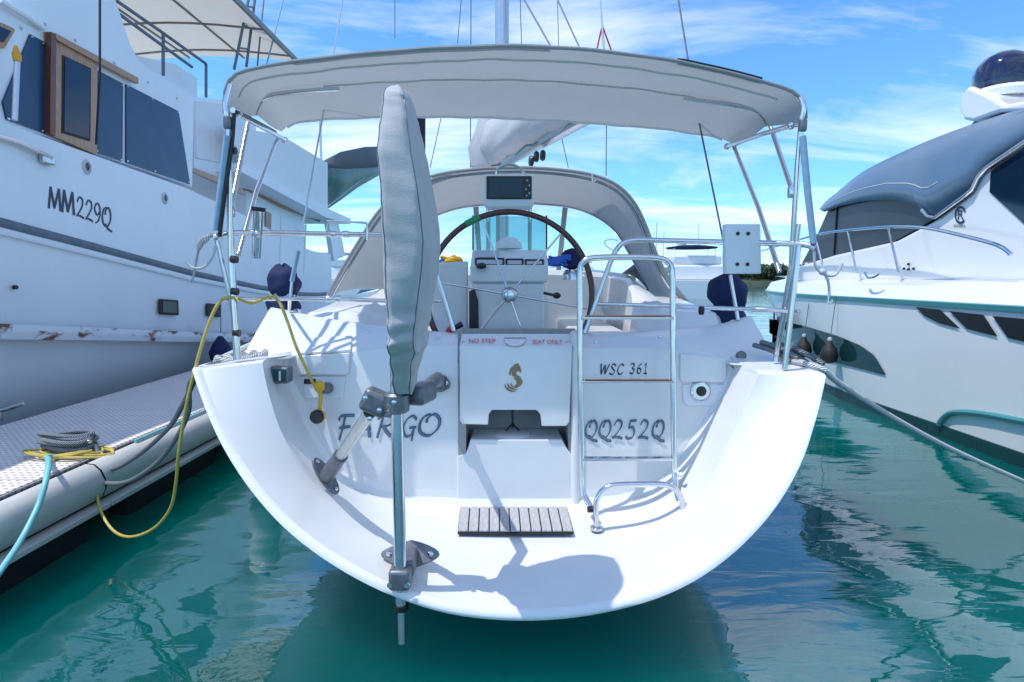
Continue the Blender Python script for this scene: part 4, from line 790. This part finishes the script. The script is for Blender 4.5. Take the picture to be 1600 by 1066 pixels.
# ================================================================== motor trawler on the far side of the dock
TX = -4.42
tr = thing('motor_trawler', (-6, 9, 0), 'old white motor trawler with varnished door and rusty rub strake beyond the dock', 'motor yacht')
def tx(px, py, dx_=0.0): return VX(px, py, TX + dx_)
def zline(pts):     # height over Y of a line seen on the side
    q = [tx(*p) for p in pts]; return lambda y: next((a.z + (b.z - a.z) * (y - a.y) / (b.y - a.y) for a, b in zip(q, q[1:]) if y <= b.y), q[-1].z) if y > q[0].y else q[0].z + (q[1].z - q[0].z) * (y - q[0].y) / (q[1].y - q[0].y)
z_top = zline([(0, 187), (150, 243), (300, 296), (400, 345), (480, 392)]); z_rub = zline([(0, 349), (150, 388), (300, 428), (400, 449), (480, 462)]); z_low = zline([(0, 517), (150, 521), (300, 526), (400, 528)])
YS = [2.2, 3, 4, 5, 6, 7, 8, 9, 10, 11, 12, 13.2, 14.2]
rows = []
for y in YS:
    zt, zr, zl = z_top(y), z_rub(y), max(.55, z_low(y)); rows.append([Vector((TX - dx_, y, z)) for dx_, z in ((.55, zt + .01), (.05, zt + .01), (.0, zt - .01), (.0, zr + .05), (.0, zr), (.03, (zr + zl) / 2), (.06, zl), (.10, zl - .12), (.22, .35), (.5, .0), (.9, -.4))])
hl = MB().grid(rows); n_ = 11; hl.f.append(tuple((len(YS) - 1) * n_ + k for k in range(n_))); hull_t = hl.build('hull', 'trawler_white', tr, angle=30)
MB().box((TX - 2.3, 8.2, 1.0), (3.4, 11.8, 2.4)).build('hull_core', 'trawler_white', tr, smooth=False)
def strip_y(zf, d0, d1, out_, name, m, parent, h=None, ys=YS):
    a = MB(); rws = [[Vector((TX + o_, y, zf(y) + dz)) for y in ys] for o_, dz in ((-.02, d1), (out_ * .8, d1), (out_, (d0 + d1) / 2 + .01), (out_, (d0 + d1) / 2 - .01), (out_ * .8, d0), (-.02, d0))]; a.grid(rws); return a.build(name, m, parent, angle=50)
strip_y(z_rub, -.035, .045, .035, 'sheer_stripe', 'stripe_grey', tr); strip_y(z_rub, -.10, -.036, .025, 'sheer_moulding', 'trawler_white', tr)
strip_y(lambda y: max(.55, z_low(y)), -.075, .06, .07, 'rub_strake', 'rust', tr)
def tpan(pts, name, m, parent=tr, out_=.012, thick=.02, bevel=0.0, dx_=0.0):
    return MB().prism([tx(x, y, dx_) + Vector((out_, 0, 0)) for x, y in pts], (-thick, 0, 0)).build(name, m, parent, smooth=bool(bevel), bevel=bevel)
for x, y, w_, h_, nm in ((264, 480, 15, 13, 'hull_window'), (334, 485, 11, 11, 'hull_window')):
    f = tpan([(x - w_, y - h_), (x + w_ - 1, y - h_ + 2), (x + w_, y + h_), (x - w_, y + h_ - 2)], nm, 'rubber', tr, .012, .03, .02); tpan([(x - w_ + 4, y - h_ + 4), (x + w_ - 5, y - h_ + 5), (x + w_ - 4, y + h_ - 4), (x - w_ + 4, y + h_ - 5)], 'pane', 'glass_dark', f, .016, .01)
for x, y in ((135, 261), (257, 310)):
    c_ = tx(x, y); f = MB().lathe(c_, (1, 0, 0), [(.075, -.02), (.075, .012), (.05, .02), (.045, .004)], 20).build('portlight', 'plastic_grey', tr); f.scale = (1, .8, 1.0); MB().lathe(c_ + Vector((.006, 0, 0)), (1, 0, 0), [(.045, -.02), (.04, .0)], 16).build('pane', 'glass_dark', f)
MB().lathe(tx(25, 449), (1, 0, 0), [(.02, -.02), (.02, .006)], 10).build('drain', 'black', tr)
MB().tube([tx(-40, 205) + Vector((.05, 0, 0)), tx(20, 222) + Vector((.05, 0, 0)), tx(72, 247) + Vector((.05, 0, 0))], .022, 8).build('grab_rail', 'steel', tr); MB().box(tx(68, 246) + Vector((.03, 0, -.02)), (.06, .14, .09)).build('rail_end', 'aluminium', tr, bevel=.015)
def tsurf(px, py): return tx(px, py), Vector((1, 0, 0))
write('MM229Q', [(76, 325, 19, 33, .25), (97, 331, 19, 34, .27), (119, 338, 13, 31, .27), (133, 343, 13, 31, .27), (146, 348, 13, 31, .27), (159, 353, 14, 31, .27)], tsurf, .20, tr, nib=R(15), mn=.3)
# deckhouse
HX = -.10
HO = [(-420, 40), (0, 190), (150, 240), (300, 292), (303, 152), (288, 142), (262, 124), (232, 108), (214, 90), (202, 66), (192, 35), (178, -6), (0, -8), (-420, -200)]
house = tpan(HO, 'deckhouse', 'trawler_white', tr, 0, 2.8, 0, HX)
def hp(pts, name, m, parent=house, o=.012, th=.02, bv=0.0): return tpan(pts, name, m, parent, o, th, bv, HX)
w1 = hp([(45, 54), (67, 66), (66, 208), (8, 187), (2, 160)], 'window_screen', 'mesh_blue', o=.02)
w3 = hp([(146, 108), (190, 131), (189, 252), (147, 238)], 'window_screen', 'mesh_blue', o=.02); w4 = hp([(195, 132), (277, 174), (295, 288), (195, 254)], 'window_screen', 'mesh_blue', o=.02)
for w_, pts in ((w1, ((47, 58), (65, 68), (64, 205), (10, 186))), (w3, ((148, 111), (188, 133), (187, 250), (149, 236))), (w4, ((197, 135), (276, 176), (293, 285), (240, 268), (197, 252), (236, 155)))):
    for x, y in pts: MB().lathe(tx(x, y, HX) + Vector((.02, 0, 0)), (1, 0, 0), [(.012, 0), (.008, .008)], 8).build('snap_stud', 'steel', w_)
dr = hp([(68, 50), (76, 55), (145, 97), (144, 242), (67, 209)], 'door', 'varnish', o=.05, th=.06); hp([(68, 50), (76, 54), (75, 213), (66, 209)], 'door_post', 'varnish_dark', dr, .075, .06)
hp([(74, 52), (206, 122), (206, 131), (146, 100), (76, 62)], 'door_rail', 'varnish', dr, .08, .05)
hp([(89, 86), (134, 107), (133, 221), (88, 208)], 'door_window_frame', 'rubber', dr, .056, .02); hp([(92, 90), (131, 109), (130, 217), (91, 205)], 'door_pane', 'glass_dark', dr, .062, .01)
hp([(-40, 20), (14, 44), (17, 47), (0, 76), (-40, 60)], 'window_frame', 'varnish', house, .04, .05); hp([(-40, 28), (8, 49), (-4, 66), (-40, 52)], 'pane', 'glass_dark', house, .055, .03)
MB().tube([tx(-10, 0, HX) + Vector((.05, 0, 0)), tx(30, 25, HX) + Vector((.06, 0, 0)), tx(62, 44, HX) + Vector((.03, 0, 0))], .03, 8).build('eyebrow', 'trawler_white', house)
for x, y in ((117, 63), (178, 98), (231, 129), (276, 154), (70, 38), (32, 44)): MB().lathe(tx(x, y, HX), (1, 0, 0), [(.018, 0), (.012, .012)], 8).build('screw_cover', 'plastic_grey', house)
MB().tube([tx(102, -20, HX) + Vector((.35, 0, 0)), tx(102, 120, HX) + Vector((.35, 0, 0)), tx(104, 226, HX) + Vector((.3, 0, 0))], .012, 6).build('hanging_line', 'dark_navy', tr)
mk = MB().tube([tx(5, 188) + Vector((.1, 0, 0)), tx(9, 95) + Vector((.1, 0, 0))], .022, 8).build('marker_pole', 'aluminium', tr); MB().lathe(tx(9, 96) + Vector((.1, 0, 0)), (0, 0, 1), [(.03, 0), (.035, .05), (.012, .13)], 10).build('marker_tip', 'orange', mk)
# flybridge: lockers, rails, canvas roof
def fly(px, py, X): return VX(px, py, X)
MB().prism([fly(207, 85, -5.3), fly(275, 100, -5.3), fly(309, 122, -5.3), fly(309, 160, -5.3), fly(270, 150, -5.3), fly(215, 120, -5.3)], (-.8, 0, 0)).build('flybridge_locker', 'trawler_white', tr, smooth=False, bevel=.02)
rf = MB(); roofz = 6.05
q = [(-4.35, 7.4), (-4.25, 12.1), (-7.6, 12.1), (-7.6, 7.4)]
rows = [[Vector((-4.3 - 3.4 * i / 8, 6.2 + 6.0 * k / 10, roofz + .12 * math.sin(math.pi * i / 8) - .03 * math.sin(math.pi * 5 * k / 10) ** 2)) for k in range(11)] for i in range(9)]
roof = rf.grid(rows).build('canvas_roof', 'cream', tr)
for yb in (7.0, 8.2, 9.4, 10.6, 11.8): MB().tube([Vector((-4.3 - 3.4 * i / 8, yb, roofz - .03 + .12 * math.sin(math.pi * i / 8))) for i in range(9)], .022, 8).build('roof_bow', 'frame_brown', roof)
for xb in (-4.32, -5.4, -6.5): MB().tube([Vector((xb, yb, roofz - .04 + .12 * math.sin(math.pi * (-4.3 - xb) / 3.4))) for yb in (6.2, 12.15)], .02, 8).build('roof_bar', 'frame_brown', roof)
MB().box((-4.32, 9.2, roofz - .01), (.05, 6.0, .09)).build('roof_edge', 'canvas_grey', roof, smooth=False)
for a, b in (((180, 0), (255, 52)), ((255, 52), (322, 100)), ((322, 100), (322, 152)), ((255, 52), (255, 118)), ((186, 22), (300, 105))): MB().tube([fly(*a, -4.75), fly(*b, -4.75)], .022, 8).build('flybridge_rail', 'stripe_grey', tr)
lad_t = MB().tube([fly(366, 108, -4.6), fly(388, 0, -4.6), fly(396, -60, -4.6)], .024, 8).build('roof_ladder', 'stripe_grey', tr); MB().tube([fly(385, 104, -4.6), fly(398, 0, -4.6), fly(408, -60, -4.6)], .024, 8).build('ladder_rail', 'stripe_grey', lad_t)
for y in (10, 40, 75): MB().tube([fly(388 - .2 * y, y, -4.6), fly(398 - .12 * y, y + 2, -4.6)], .016, 6).build('ladder_rung', 'stripe_grey', lad_t)
MB().tube([fly(402, 104, -4.6), fly(412, 0, -4.6)], .016, 6).build('roof_post', 'stripe_grey', tr); MB().tube([fly(416, 104, -4.4), fly(445, -10, -4.4)], .014, 6).build('antenna', 'blue_tube', tr)
# aft deck: bulkhead, side screens, overhanging boat deck
MB().prism([tx(303, 152, -.3), tx(352, 157, -.3), tx(400, 190, -.3), tx(400, 300, -.3), tx(303, 262, -.3)], (-2.6, 0, 0)).build('aft_bulkhead', 'trawler_white', tr, smooth=False)
MB().prism([tx(306, 158, -.28), tx(352, 163, -.28), tx(352, 256, -.28), tx(306, 247, -.28)], (-.03, 0, 0)).build('side_panel', 'white_far', tr, smooth=False, bevel=.01)
MB().prism([tx(300, 262, -.12), tx(345, 278, -.12), tx(384, 300, -.12), tx(384, 305, -.12), tx(345, 288, -.12), tx(300, 268, -.12)], (-.05, 0, 0)).build('teak_cap_rail', 'varnish', tr, smooth=False)
MB().prism([tx(352, 195, .02), tx(440, 212, .02), tx(512, 255, .02), tx(512, 326, .02), tx(384, 262, .02)], (-.04, 0, 0)).build('side_awning', 'white_far', tr, smooth=False)
MB().prism([tx(376, 255, .1), tx(512, 326, .1), tx(548, 342, .1), tx(548, 350, .1), tx(510, 340, .1), tx(376, 268, .1)], (-2.8, 0, 0)).build('boat_deck', 'trawler_white', tr, smooth=False)
MB().prism([tx(385, 283, -.35), tx(500, 338, -.35), tx(476, 345, -.35), tx(476, 460, -.35), tx(385, 440, -.35)], (-2.2, 0, 0)).build('saloon_bulkhead', 'trawler_white', tr, smooth=False)
MB().prism([tx(385, 290, -.33), tx(440, 318, -.33), tx(500, 342, -.33), tx(500, 347, -.33), tx(440, 325, -.33), tx(385, 297, -.33)], (-.06, 0, 0)).build('deck_beam', 'varnish', tr, smooth=False)
MB().prism([tx(415, 330, -.33), tx(424, 334, -.33), tx(424, 400, -.33), tx(415, 398, -.33)], (-.03, 0, 0)).build('saloon_door_post', 'varnish_dark', tr, smooth=False)
MB().prism([tx(513, 342, -.05), tx(528, 344, -.05), tx(540, 400, -.05), tx(522, 408, -.05)], (-.12, 0, 0)).build('deck_support', 'trawler_white', tr, smooth=False, bevel=.01)
MB().prism([tx(480, 415, -.1), tx(512, 418, -.1), tx(514, 425, -.1), tx(480, 422, -.1)], (-2, 0, 0)).build('cap_rail', 'varnish', tr, smooth=False)
MB().prism([tx(480, 424, -.1), tx(514, 426, -.1), tx(520, 500, -.1), tx(480, 500, -.1)], (-2.4, 0, 0)).build('stern_bulwark', 'stripe_grey', tr, smooth=False)
for x in (350, 440, 478): MB().tube([tx(x, 300 + (x - 350) * .4, 0), tx(x - 4, 390 + (x - 350) * .3, 0)], .02, 6).build('deck_stanchion', 'white_far', tr)
# tender hanging aft
td = thing('tender', VX(555, 300, -4.6), 'small tender with grey cover and green planked bottom slung behind the trawler', 'tender')
q = [[VX(x, y, X) for x, y in ((505, 250), (530, 238), (570, 230), (606, 229))] for X in (-4.2, -4.8, -5.4)]
a_ = MB(); up_ = [(505, 252), (532, 238), (570, 230), (612, 229)]; md_ = [(505, 262), (540, 264), (580, 262), (612, 258)]; lo_ = [(512, 322), (530, 310), (560, 288), (606, 262)]
a_.grid([[VX(x, y, -5.6) for x, y in up_], [VX(x, y, -4.5) for x, y in up_], [VX(x, y, -4.42) for x, y in md_]]); a_.build('tender_cover', 'tender_grey', td, solid=.02)
b_ = MB(); b_.grid([[VX(x, y, -4.42) for x, y in md_], [VX(x, (y + z) / 2, -4.5) for (x, y), (_, z) in zip(md_, lo_)], [VX(x, y, -4.75) for x, y in lo_], [VX(x, y + 4, -5.4) for x, y in lo_]]); b_.build('tender_hull', 'tender_green', td, solid=.02)
MB().tube([VX(508, 326, -4.5), VX(560, 285, -4.5), VX(590, 262, -4.5)], .014, 6).build('tender_fall', 'blue_tube', td); MB().tube([VX(500, 180, -4.5), VX(503, 300, -4.5)], .03, 8).build('davit', 'aluminium', td)
fb = MB().lathe(VX(345, 545, -4.15) + Vector((0, 0, -.1)), (0, 0, 1), [(.02, -.12), (.14, -.05), (.16, .05), (.10, .18), (.03, .28)], 16).build('fender', 'navy'); tag(fb, 'small dark blue teardrop fender hanging against the trawler rub strake', 'fender')
MB().tube([VX(345, 520, -4.15), VX(345, 470, -4.3)], .008, 6).build('fender_line', 'rope_grey', fb)
c_ = VZ(8, 655, DZ + .03); ck = MB().tube([c_ + Vector((-.2, 0, .09)), c_ + Vector((-.05, .02, .07)), c_ + Vector((.1, .08, .12))], .018, 8, 3).build('dock_cleat', 'aluminium'); tag(ck, 'bare metal cleat on the dock close against the trawler hull', 'cleat'); MB().tube([c_ + Vector((-.06, .02, -.02)), c_ + Vector((-.06, .02, .07))], .02, 8).build('cleat_leg', 'aluminium', ck)
# ================================================================== motor yacht to starboard
my = thing('motor_yacht', (6.4, 8, 0), 'white sports motor yacht with teal sheer stripe, grey hardtop and navy radar dome', 'motor yacht')
MXC = 6.45
def smooth01(t): t = max(0, min(1, t)); return t
def hb(y, f):     # half beam at height fraction f (0 waterline, 1 sheer)
    e = 14.2 - 1.6 * (1 - f); s = 7.6 - .8 * (1 - f); t = smooth01((y - s) / (e - s)); return (1.93 - .10 * (1 - f)) * (1 - t ** 2.3)
def hx(y, z): return MXC - hb(y, max(0, min(1, z / 1.42)))
MYS = [2.0 + .1 * i for i in range(123)]
zs = [-.4, 0] + [.1 * i for i in range(1, 15)] + [1.455]
a_ = MB(); a_.grid([[Vector((hx(y, z) + (.25 if z < 0 else 0), y, z)) for y in MYS] for z in zs], flip=True); a_.grid([[Vector((2 * MXC - hx(y, z), y, z)) for y in MYS] for z in (-.4, 0, .7, 1.455)]); hull_m = a_.build('hull', 'yacht_white', my, angle=40)
def mrow(z0, off, ys=MYS): return [Vector((hx(y, z0) - off, y, z0)) for y in ys]
MB().grid([mrow(1.395, .002), mrow(1.40, .02), mrow(1.45, .024), mrow(1.46, .0)], flip=True).build('sheer_stripe', 'teal_stripe', my)
MB().grid([mrow(-.1, .01), mrow(.02, .012), mrow(.13, .012), mrow(.135, .0)], flip=True).build('boot_top', 'boot_green', my)
def solve(px, py, surf=None):
    d = ray(px, py); lo, hi = 2.0, 16.0; best = None; prev = None
    for i in range(600):
        y = 2.2 + i * .02; p = EYEV + d * (y / d.y); g_ = p.x - hx(y, p.z)
        if prev is not None and prev < 0 <= g_:
            a, b = y - .02, y
            for _ in range(14):
                c = (a + b) / 2; p = EYEV + d * (c / d.y)
                if p.x - hx(c, p.z) < 0: a = c
                else: b = c
            return p
        prev = g_
    return VX(px, py, 4.55)
def mpatch(upx, lpx, name, m, parent=my, n=24, rows_=10, off=.014):
    u_ = resample([(x, y, 0) for x, y in upx], n); l_ = resample([(x, y, 0) for x, y in lpx], n); g = []
    for r_ in range(rows_):
        row_ = []
        for a, b in zip(u_, l_):
            q = a.lerp(b, r_ / (rows_ - 1)); p = solve(q.x, q.y); row_.append(p + Vector((-off, -off * .5, 0)))
        g.append(row_)
    return MB().grid(g, flip=False).build(name, m, parent)
mpatch([(1203, 497), (1256, 509), (1310, 525), (1346, 540), (1368, 556), (1385, 585)], [(1203, 520), (1228, 538), (1262, 553), (1300, 565), (1345, 576), (1384, 586)], 'hull_window', 'glass_hull')
for up_, lo_ in (([(1432, 480), (1452, 482), (1470, 484)], [(1446, 494), (1468, 505), (1502, 514)]), ([(1484, 486), (1510, 489), (1538, 492)], [(1512, 514), (1535, 520), (1560, 526)]), ([(1552, 494), (1600, 498), (1650, 503)], [(1576, 528), (1610, 536), (1650, 546)])):
    mpatch(up_, lo_, 'engine_vent', 'black')
MB().tube([solve(x, y) + Vector((-.02, 0, 0)) for x, y in ((1470, 664), (1478, 652), (1495, 644), (1540, 647), (1600, 658), (1660, 668))], .03, 8, 3).build('spray_rail', 'teal_stripe', my)
# deck and superstructure
def mx(px, py, X): return VX(px, py, X)
dk = MB(); dk.grid([mrow(1.457, .0), [p + Vector((.10, 0, .16)) for p in mrow(1.457, 0)], [p + Vector((.35, 0, .22)) for p in mrow(1.457, 0)], [Vector((MXC, p.y, p.z + .3)) for p in mrow(1.457, 0)]], flip=True); dk.build('deck', 'yacht_white', my, angle=40)
SX = 4.95
base = MB().prism([mx(x, y, SX) for x, y in ((1238, 418), (1304, 398), (1400, 376), (1456, 346), (1518, 300), (1536, 268), (1640, 200), (1640, 440), (1400, 440), (1238, 440))], (2.8, 0, 0)).build('superstructure', 'yacht_white', my, smooth=True, bevel=.05)
MB().prism([mx(x, y, SX - .01) for x, y in ((1546, 300), (1548, 262), (1640, 205), (1640, 372), (1600, 350))], (.03, 0, 0)).build('windscreen', 'glass_dark', my, smooth=False)
sc1 = MB().prism([mx(x, y, SX + .03) for x, y in ((1253, 411), (1276, 369), (1297, 322), (1340, 312), (1385, 308), (1425, 314), (1458, 343), (1398, 377), (1304, 399))], (2.6, 0, 0)).build('cockpit_screen', 'smoke_screen', my, smooth=False)
MB().tube([mx(1308, 322, SX + .02), mx(1303, 398, SX + .02)], .012, 6).build('screen_seam', 'black', sc1)
tp_ = [(1286, 328), (1296, 313), (1346, 271), (1425, 232), (1512, 198), (1640, 158)]; bt_ = [(1288, 331), (1312, 322), (1350, 314), (1398, 312), (1436, 322), (1457, 344), (1519, 299), (1534, 268), (1640, 196)]
U_ = resample(cr_spline([mx(x, y, SX + .25) for x, y in tp_], 4), 30); L_ = resample([mx(x, y, SX - .03) for x, y in bt_], 30)
ht = MB().grid([L_, [a.lerp(b, .3) + Vector((-.06, 0, .02)) for a, b in zip(L_, U_)], [a.lerp(b, .7) + Vector((-.05, 0, .03)) for a, b in zip(L_, U_)], U_, [p + Vector((.5, 0, .10)) for p in U_], [p + Vector((1.3, 0, .14)) for p in U_], [p + Vector((2.3, 0, .05)) for p in U_]], flip=True).build('hardtop', 'hardtop', my, solid=.02, angle=60)
MB().tube([a.lerp(b, .35) + Vector((-.075, 0, .02)) for a, b in zip(L_, U_)][3:20], .006, 6).build('hardtop_seam', 'piping', ht); MB().tube([p + Vector((-.012, 0, 0)) for p in L_[16:]], .02, 8).build('hardtop_trim', 'aluminium', ht)
# radar arch and dome
ar = MB().prism([mx(x, y, 5.4) for x, y in ((1497, 172), (1500, 152), (1512, 134), (1540, 146), (1570, 163), (1640, 150), (1640, 172), (1560, 176), (1520, 190), (1505, 188))], (1.2, 0, 0)).build('radar_arch', 'yacht_white', my, smooth=True, bevel=.04)
MB().prism([mx(x, y, 5.6) for x, y in ((1515, 198), (1525, 186), (1575, 170), (1570, 182))], (1.0, 0, 0)).build('arch_foot', 'stripe_grey', ar, smooth=False)
dc = mx(1567, 138, 5.75); dr_ = abs(mx(1602, 138, 5.75).y - mx(1567, 138, 5.75).y) * .0 + (35 / F) * dc.y * 1.08
MB().lathe(dc, (0, 0, 1), [(dr_ * .97, -.02), (dr_, .04), (dr_, dr_ * .55), (dr_ * .92, dr_ * .85), (dr_ * .7, dr_ * 1.15), (dr_ * .38, dr_ * 1.33), (.02, dr_ * 1.4)], 28).build('radar_dome', 'dome_blue', my, angle=80)
MB().lathe(dc + Vector((0, 0, -.06)), (0, 0, 1), [(dr_ * 1.08, -.08), (dr_ * 1.1, 0), (dr_ * .95, .05)], 24).build('dome_base', 'yacht_white', my)
rl = MB().tube([mx(1232, 380, 4.75), mx(1285, 365, 4.72), mx(1340, 358, 4.7), mx(1400, 354, 4.7), (mx(1450, 357, 4.7)), mx(1510, 370, 4.7), mx(1560, 384, 4.7), mx(1580, 398, 4.72)], .02, 8, 4).build('bow_rail', 'steel', my)
for a, b in (((1274, 368), (1287, 422)), ((1325, 361), (1338, 424)), ((1388, 355), (1404, 425)), ((1233, 380), (1240, 428))): MB().tube([mx(*a, 4.73), mx(*b, 4.73)], .016, 8).build('rail_stanchion', 'steel', rl)
MB().tube([mx(1190, 392, 5.2), mx(1232, 380, 4.78)], .016, 8).build('rail_end', 'steel', rl)
MB().tube([solve(1355, 426) + Vector((-.03, 0, 0)), solve(1362, 434) + Vector((-.05, 0, 0)), solve(1372, 433) + Vector((-.05, 0, 0)), solve(1378, 428) + Vector((-.03, 0, 0))], .014, 8, 2).build('deck_cleat', 'steel', my)
for x, y in ((1412, 420), (1419, 413), (1419, 421), (1427, 420)): MB().lathe(mx(x, y, SX - .02), (-1, 0, 0), [(.016, -.01), (.016, .006)], 8).build('deck_fitting', 'black', my)
# maker's badge: ring with an R and a line of letters
bs = lambda px, py: (mx(px, py, SX - .004), Vector((-1, 0, 0)))
bd = MB()
for r0, r1, a0, a1 in ((.75, 1.0, 20, 330), (.0, .0, 0, 0)):
    if r1: bd.grid([[bs(1501 + 9 * r_ * math.cos(R(d)), 336 - 14 * r_ * math.sin(R(d)))[0] + Vector((-.004, 0, 0)) for d in range(a0, a1, 10)] for r_ in (r0, r1)])
bdo = bd.build('badge', 'letter_ink', my, smooth=False); print_text('R', 1497, 343, 9, 15, bs, 'letter_ink', bdo); print_text('RIVIERA', 1491, 355, 18, 4, bs, 'letter_ink', bdo)
for i, (x, y, Y) in enumerate(((1268, 545, 7.2), (1309, 553, 7.6))):
    p = solve(x, y) + Vector((-.15, -.05, 0))
    f = MB().lathe(p, (0, 0, 1), [(.02, -.13), (.10, -.10), (.118, -.02), (.095, .08), (.04, .15), (.025, .2)], 16).build('fender', 'rubber'); tag(f, ['black ball fender hanging at the motor yacht bow, before the hull window', 'black ball fender hanging further aft against the motor yacht hull window'][i], 'fender', 'black fenders on the motor yacht'); MB().tube([p + Vector((0, 0, .18)), p + Vector((.05, 0, .8))], .006, 6).build('fender_line', 'rope_grey', f)
    MB().lathe(p + Vector((.0, 0, .19)), (0, 0, 1), [(.03, 0), (.034, .02), (.02, .05)], 10).build('fender_eye', 'plastic_grey', f)
# ================================================================== boats and trees far behind
def far_cruiser(px, py, Y, L, label, hullc='white_far', top='navy'):
    p = V(px, py, Y); p.z = 0; t_ = thing('distant_motor_yacht', p, label, 'motor yacht'); w = L * .3
    rows = [[p + Vector((sx * w * b, dy_, z)) for sx in (-1, -.9, 0, .9, 1) for z in [zz if abs(sx) == 1 else zz]] for dy_, b, zz in ((0, .8, 1.5), (L * .5, 1, 1.6), (L, .1, 1.9))]
    h = MB(); sec = lambda dy_, b, zt: [p + Vector((x * w * b, dy_, z)) for x, z in ((-.8, -.2), (-1, .5), (-1, zt), (1, zt), (1, .5), (.8, -.2))]
    S = [sec(0, .95, 1.5), sec(L * .5, 1, 1.6), sec(L * .85, .6, 1.8), sec(L, .05, 2.0)]; h.grid(S, True); h.f.append((0, 1, 2, 3, 4, 5)); h.build('hull', hullc, t_, angle=30)
    MB().box(p + Vector((0, L * .4, 2.2)), (w * 1.6, L * .5, 1.3)).build('cabin', 'white_far', t_, bevel=.2)
    MB().box(p + Vector((0, L * .4 - .02, 2.4)), (w * 1.62, L * .48, .5)).build('window_band', 'glass_dark', t_, smooth=False)
    MB().box(p + Vector((0, L * .35, 3.25)), (w * 1.4, L * .35, .8)).build('flybridge', 'white_far', t_, bevel=.15)
    MB().lathe(p + Vector((0, L * .35, 4.3)), (0, 0, 1), [(w * .72, 0), (w * .75, .12), (w * .3, .3)], 16).build('bimini', top, t_)
    for sx in (-1, 1):
        for f in (.25, .45): MB().tube([p + Vector((sx * w * .6, L * f, 3.4)), p + Vector((sx * w * .6, L * f, 4.35))], .04, 6).build('bimini_leg', 'steel', t_)
    MB().lathe(p + Vector((-w * .2, L * .45, 4.6)), (0, 0, 1), [(.4, 0), (.45, .3), (.3, .6), (.02, .75)], 12).build('radome', 'white_far', t_); MB().tube([p + Vector((w * .3, L * .45, 4.4)), p + Vector((w * .3, L * .45, 6.6))], .04, 6).build('antenna', 'white_far', t_)
    return t_
far_cruiser(1098, 470, 48, 10, 'white flybridge cruiser with navy bimini behind the starboard stern rail', top='navy')
far_cruiser(512, 460, 60, 12, 'white cruiser with radar dome seen between trawler and sprayhood', top='white_far')
far_cruiser(905, 455, 95, 12, 'distant white cruiser seen through the sprayhood window', top='white_far')
for i, (px_, top_, Y) in enumerate(((1036, 342, 90), (1046, 358, 110), (1010, 372, 120), (884, 365, 120), (577, 355, 100), (1140, 380, 130))):
    p = V(px_, 440, Y); p.z = 0; t_ = thing('distant_sailing_yacht', p, 'distant white sailing yacht whose thin bare mast rises above the far moorings', 'sailing yacht', 'distant masts of moored sailing yachts')
    S = [[p + Vector((x * b, dy_, z)) for x, z in ((-.8, -.2), (-1.2, 1.2), (1.2, 1.2), (.8, -.2))] for dy_, b in ((0, .9), (5, 1), (10, .05))]; h = MB().grid(S, True); h.f.append((0, 1, 2, 3)); h.build('hull', 'white_far', t_, angle=30)
    MB().tube([p + Vector((0, 5, 1)), Vector((p.x, Y + 5, V(px_, top_, Y).z))], .10, 6).build('mast', 'white_far', t_); MB().box(p + Vector((0, 5, 1.5)), (1.5, 4, .6)).build('cabin', 'white_far', t_, bevel=.1)
def tree(p, h, label):
    t_ = thing('tree', p, label, 'tree', 'trees on the far shore'); MB().tube([p, p + Vector((.2, 0, h * .6))], [.3, .12], 6).build('trunk', 'varnish_dark', t_); rnd = random.Random(int(p.x * 7)); c_ = MB()
    for _ in range(420):
        d = Vector((rnd.gauss(0, 1), rnd.gauss(0, 1), rnd.gauss(0, .8))).normalized() * rnd.uniform(.55, 1.0) ; q = p + Vector((d.x * h * .5, d.y * h * .4, h * .5 + d.z * h * .45)); s_ = rnd.uniform(.25, .6) * h * .1; u_ = Vector((rnd.gauss(0, 1), rnd.gauss(0, 1), rnd.gauss(0, 1))).normalized(); w_ = u_.orthogonal().normalized()
        c_.add([q - u_ * s_ - w_ * s_, q + u_ * s_ - w_ * s_, q + u_ * s_ + w_ * s_, q - u_ * s_ + w_ * s_], [(0, 1, 2, 3)])
    c_.build('crown', 'tree_green', t_, smooth=False)
bank = [[V(1120 + 14 * i, 450, 146 + 3 * math.sin(i)).xy.to_3d() + Vector((0, dy_, z)) for i in range(14)] for dy_, z in ((0, -.3), (1.5, .9), (30, 2.2))]
struct(MB().grid(bank).build('shore_bank', 'land'))
for i in range(14):
    x = 1150 + i * 9 + random.uniform(-3, 3); p = V(x, 450, 150 + random.uniform(0, 25)); p.z = .5; tree(p, random.uniform(4, 6.5), 'leafy green tree on the shore beyond the motor yacht bow')
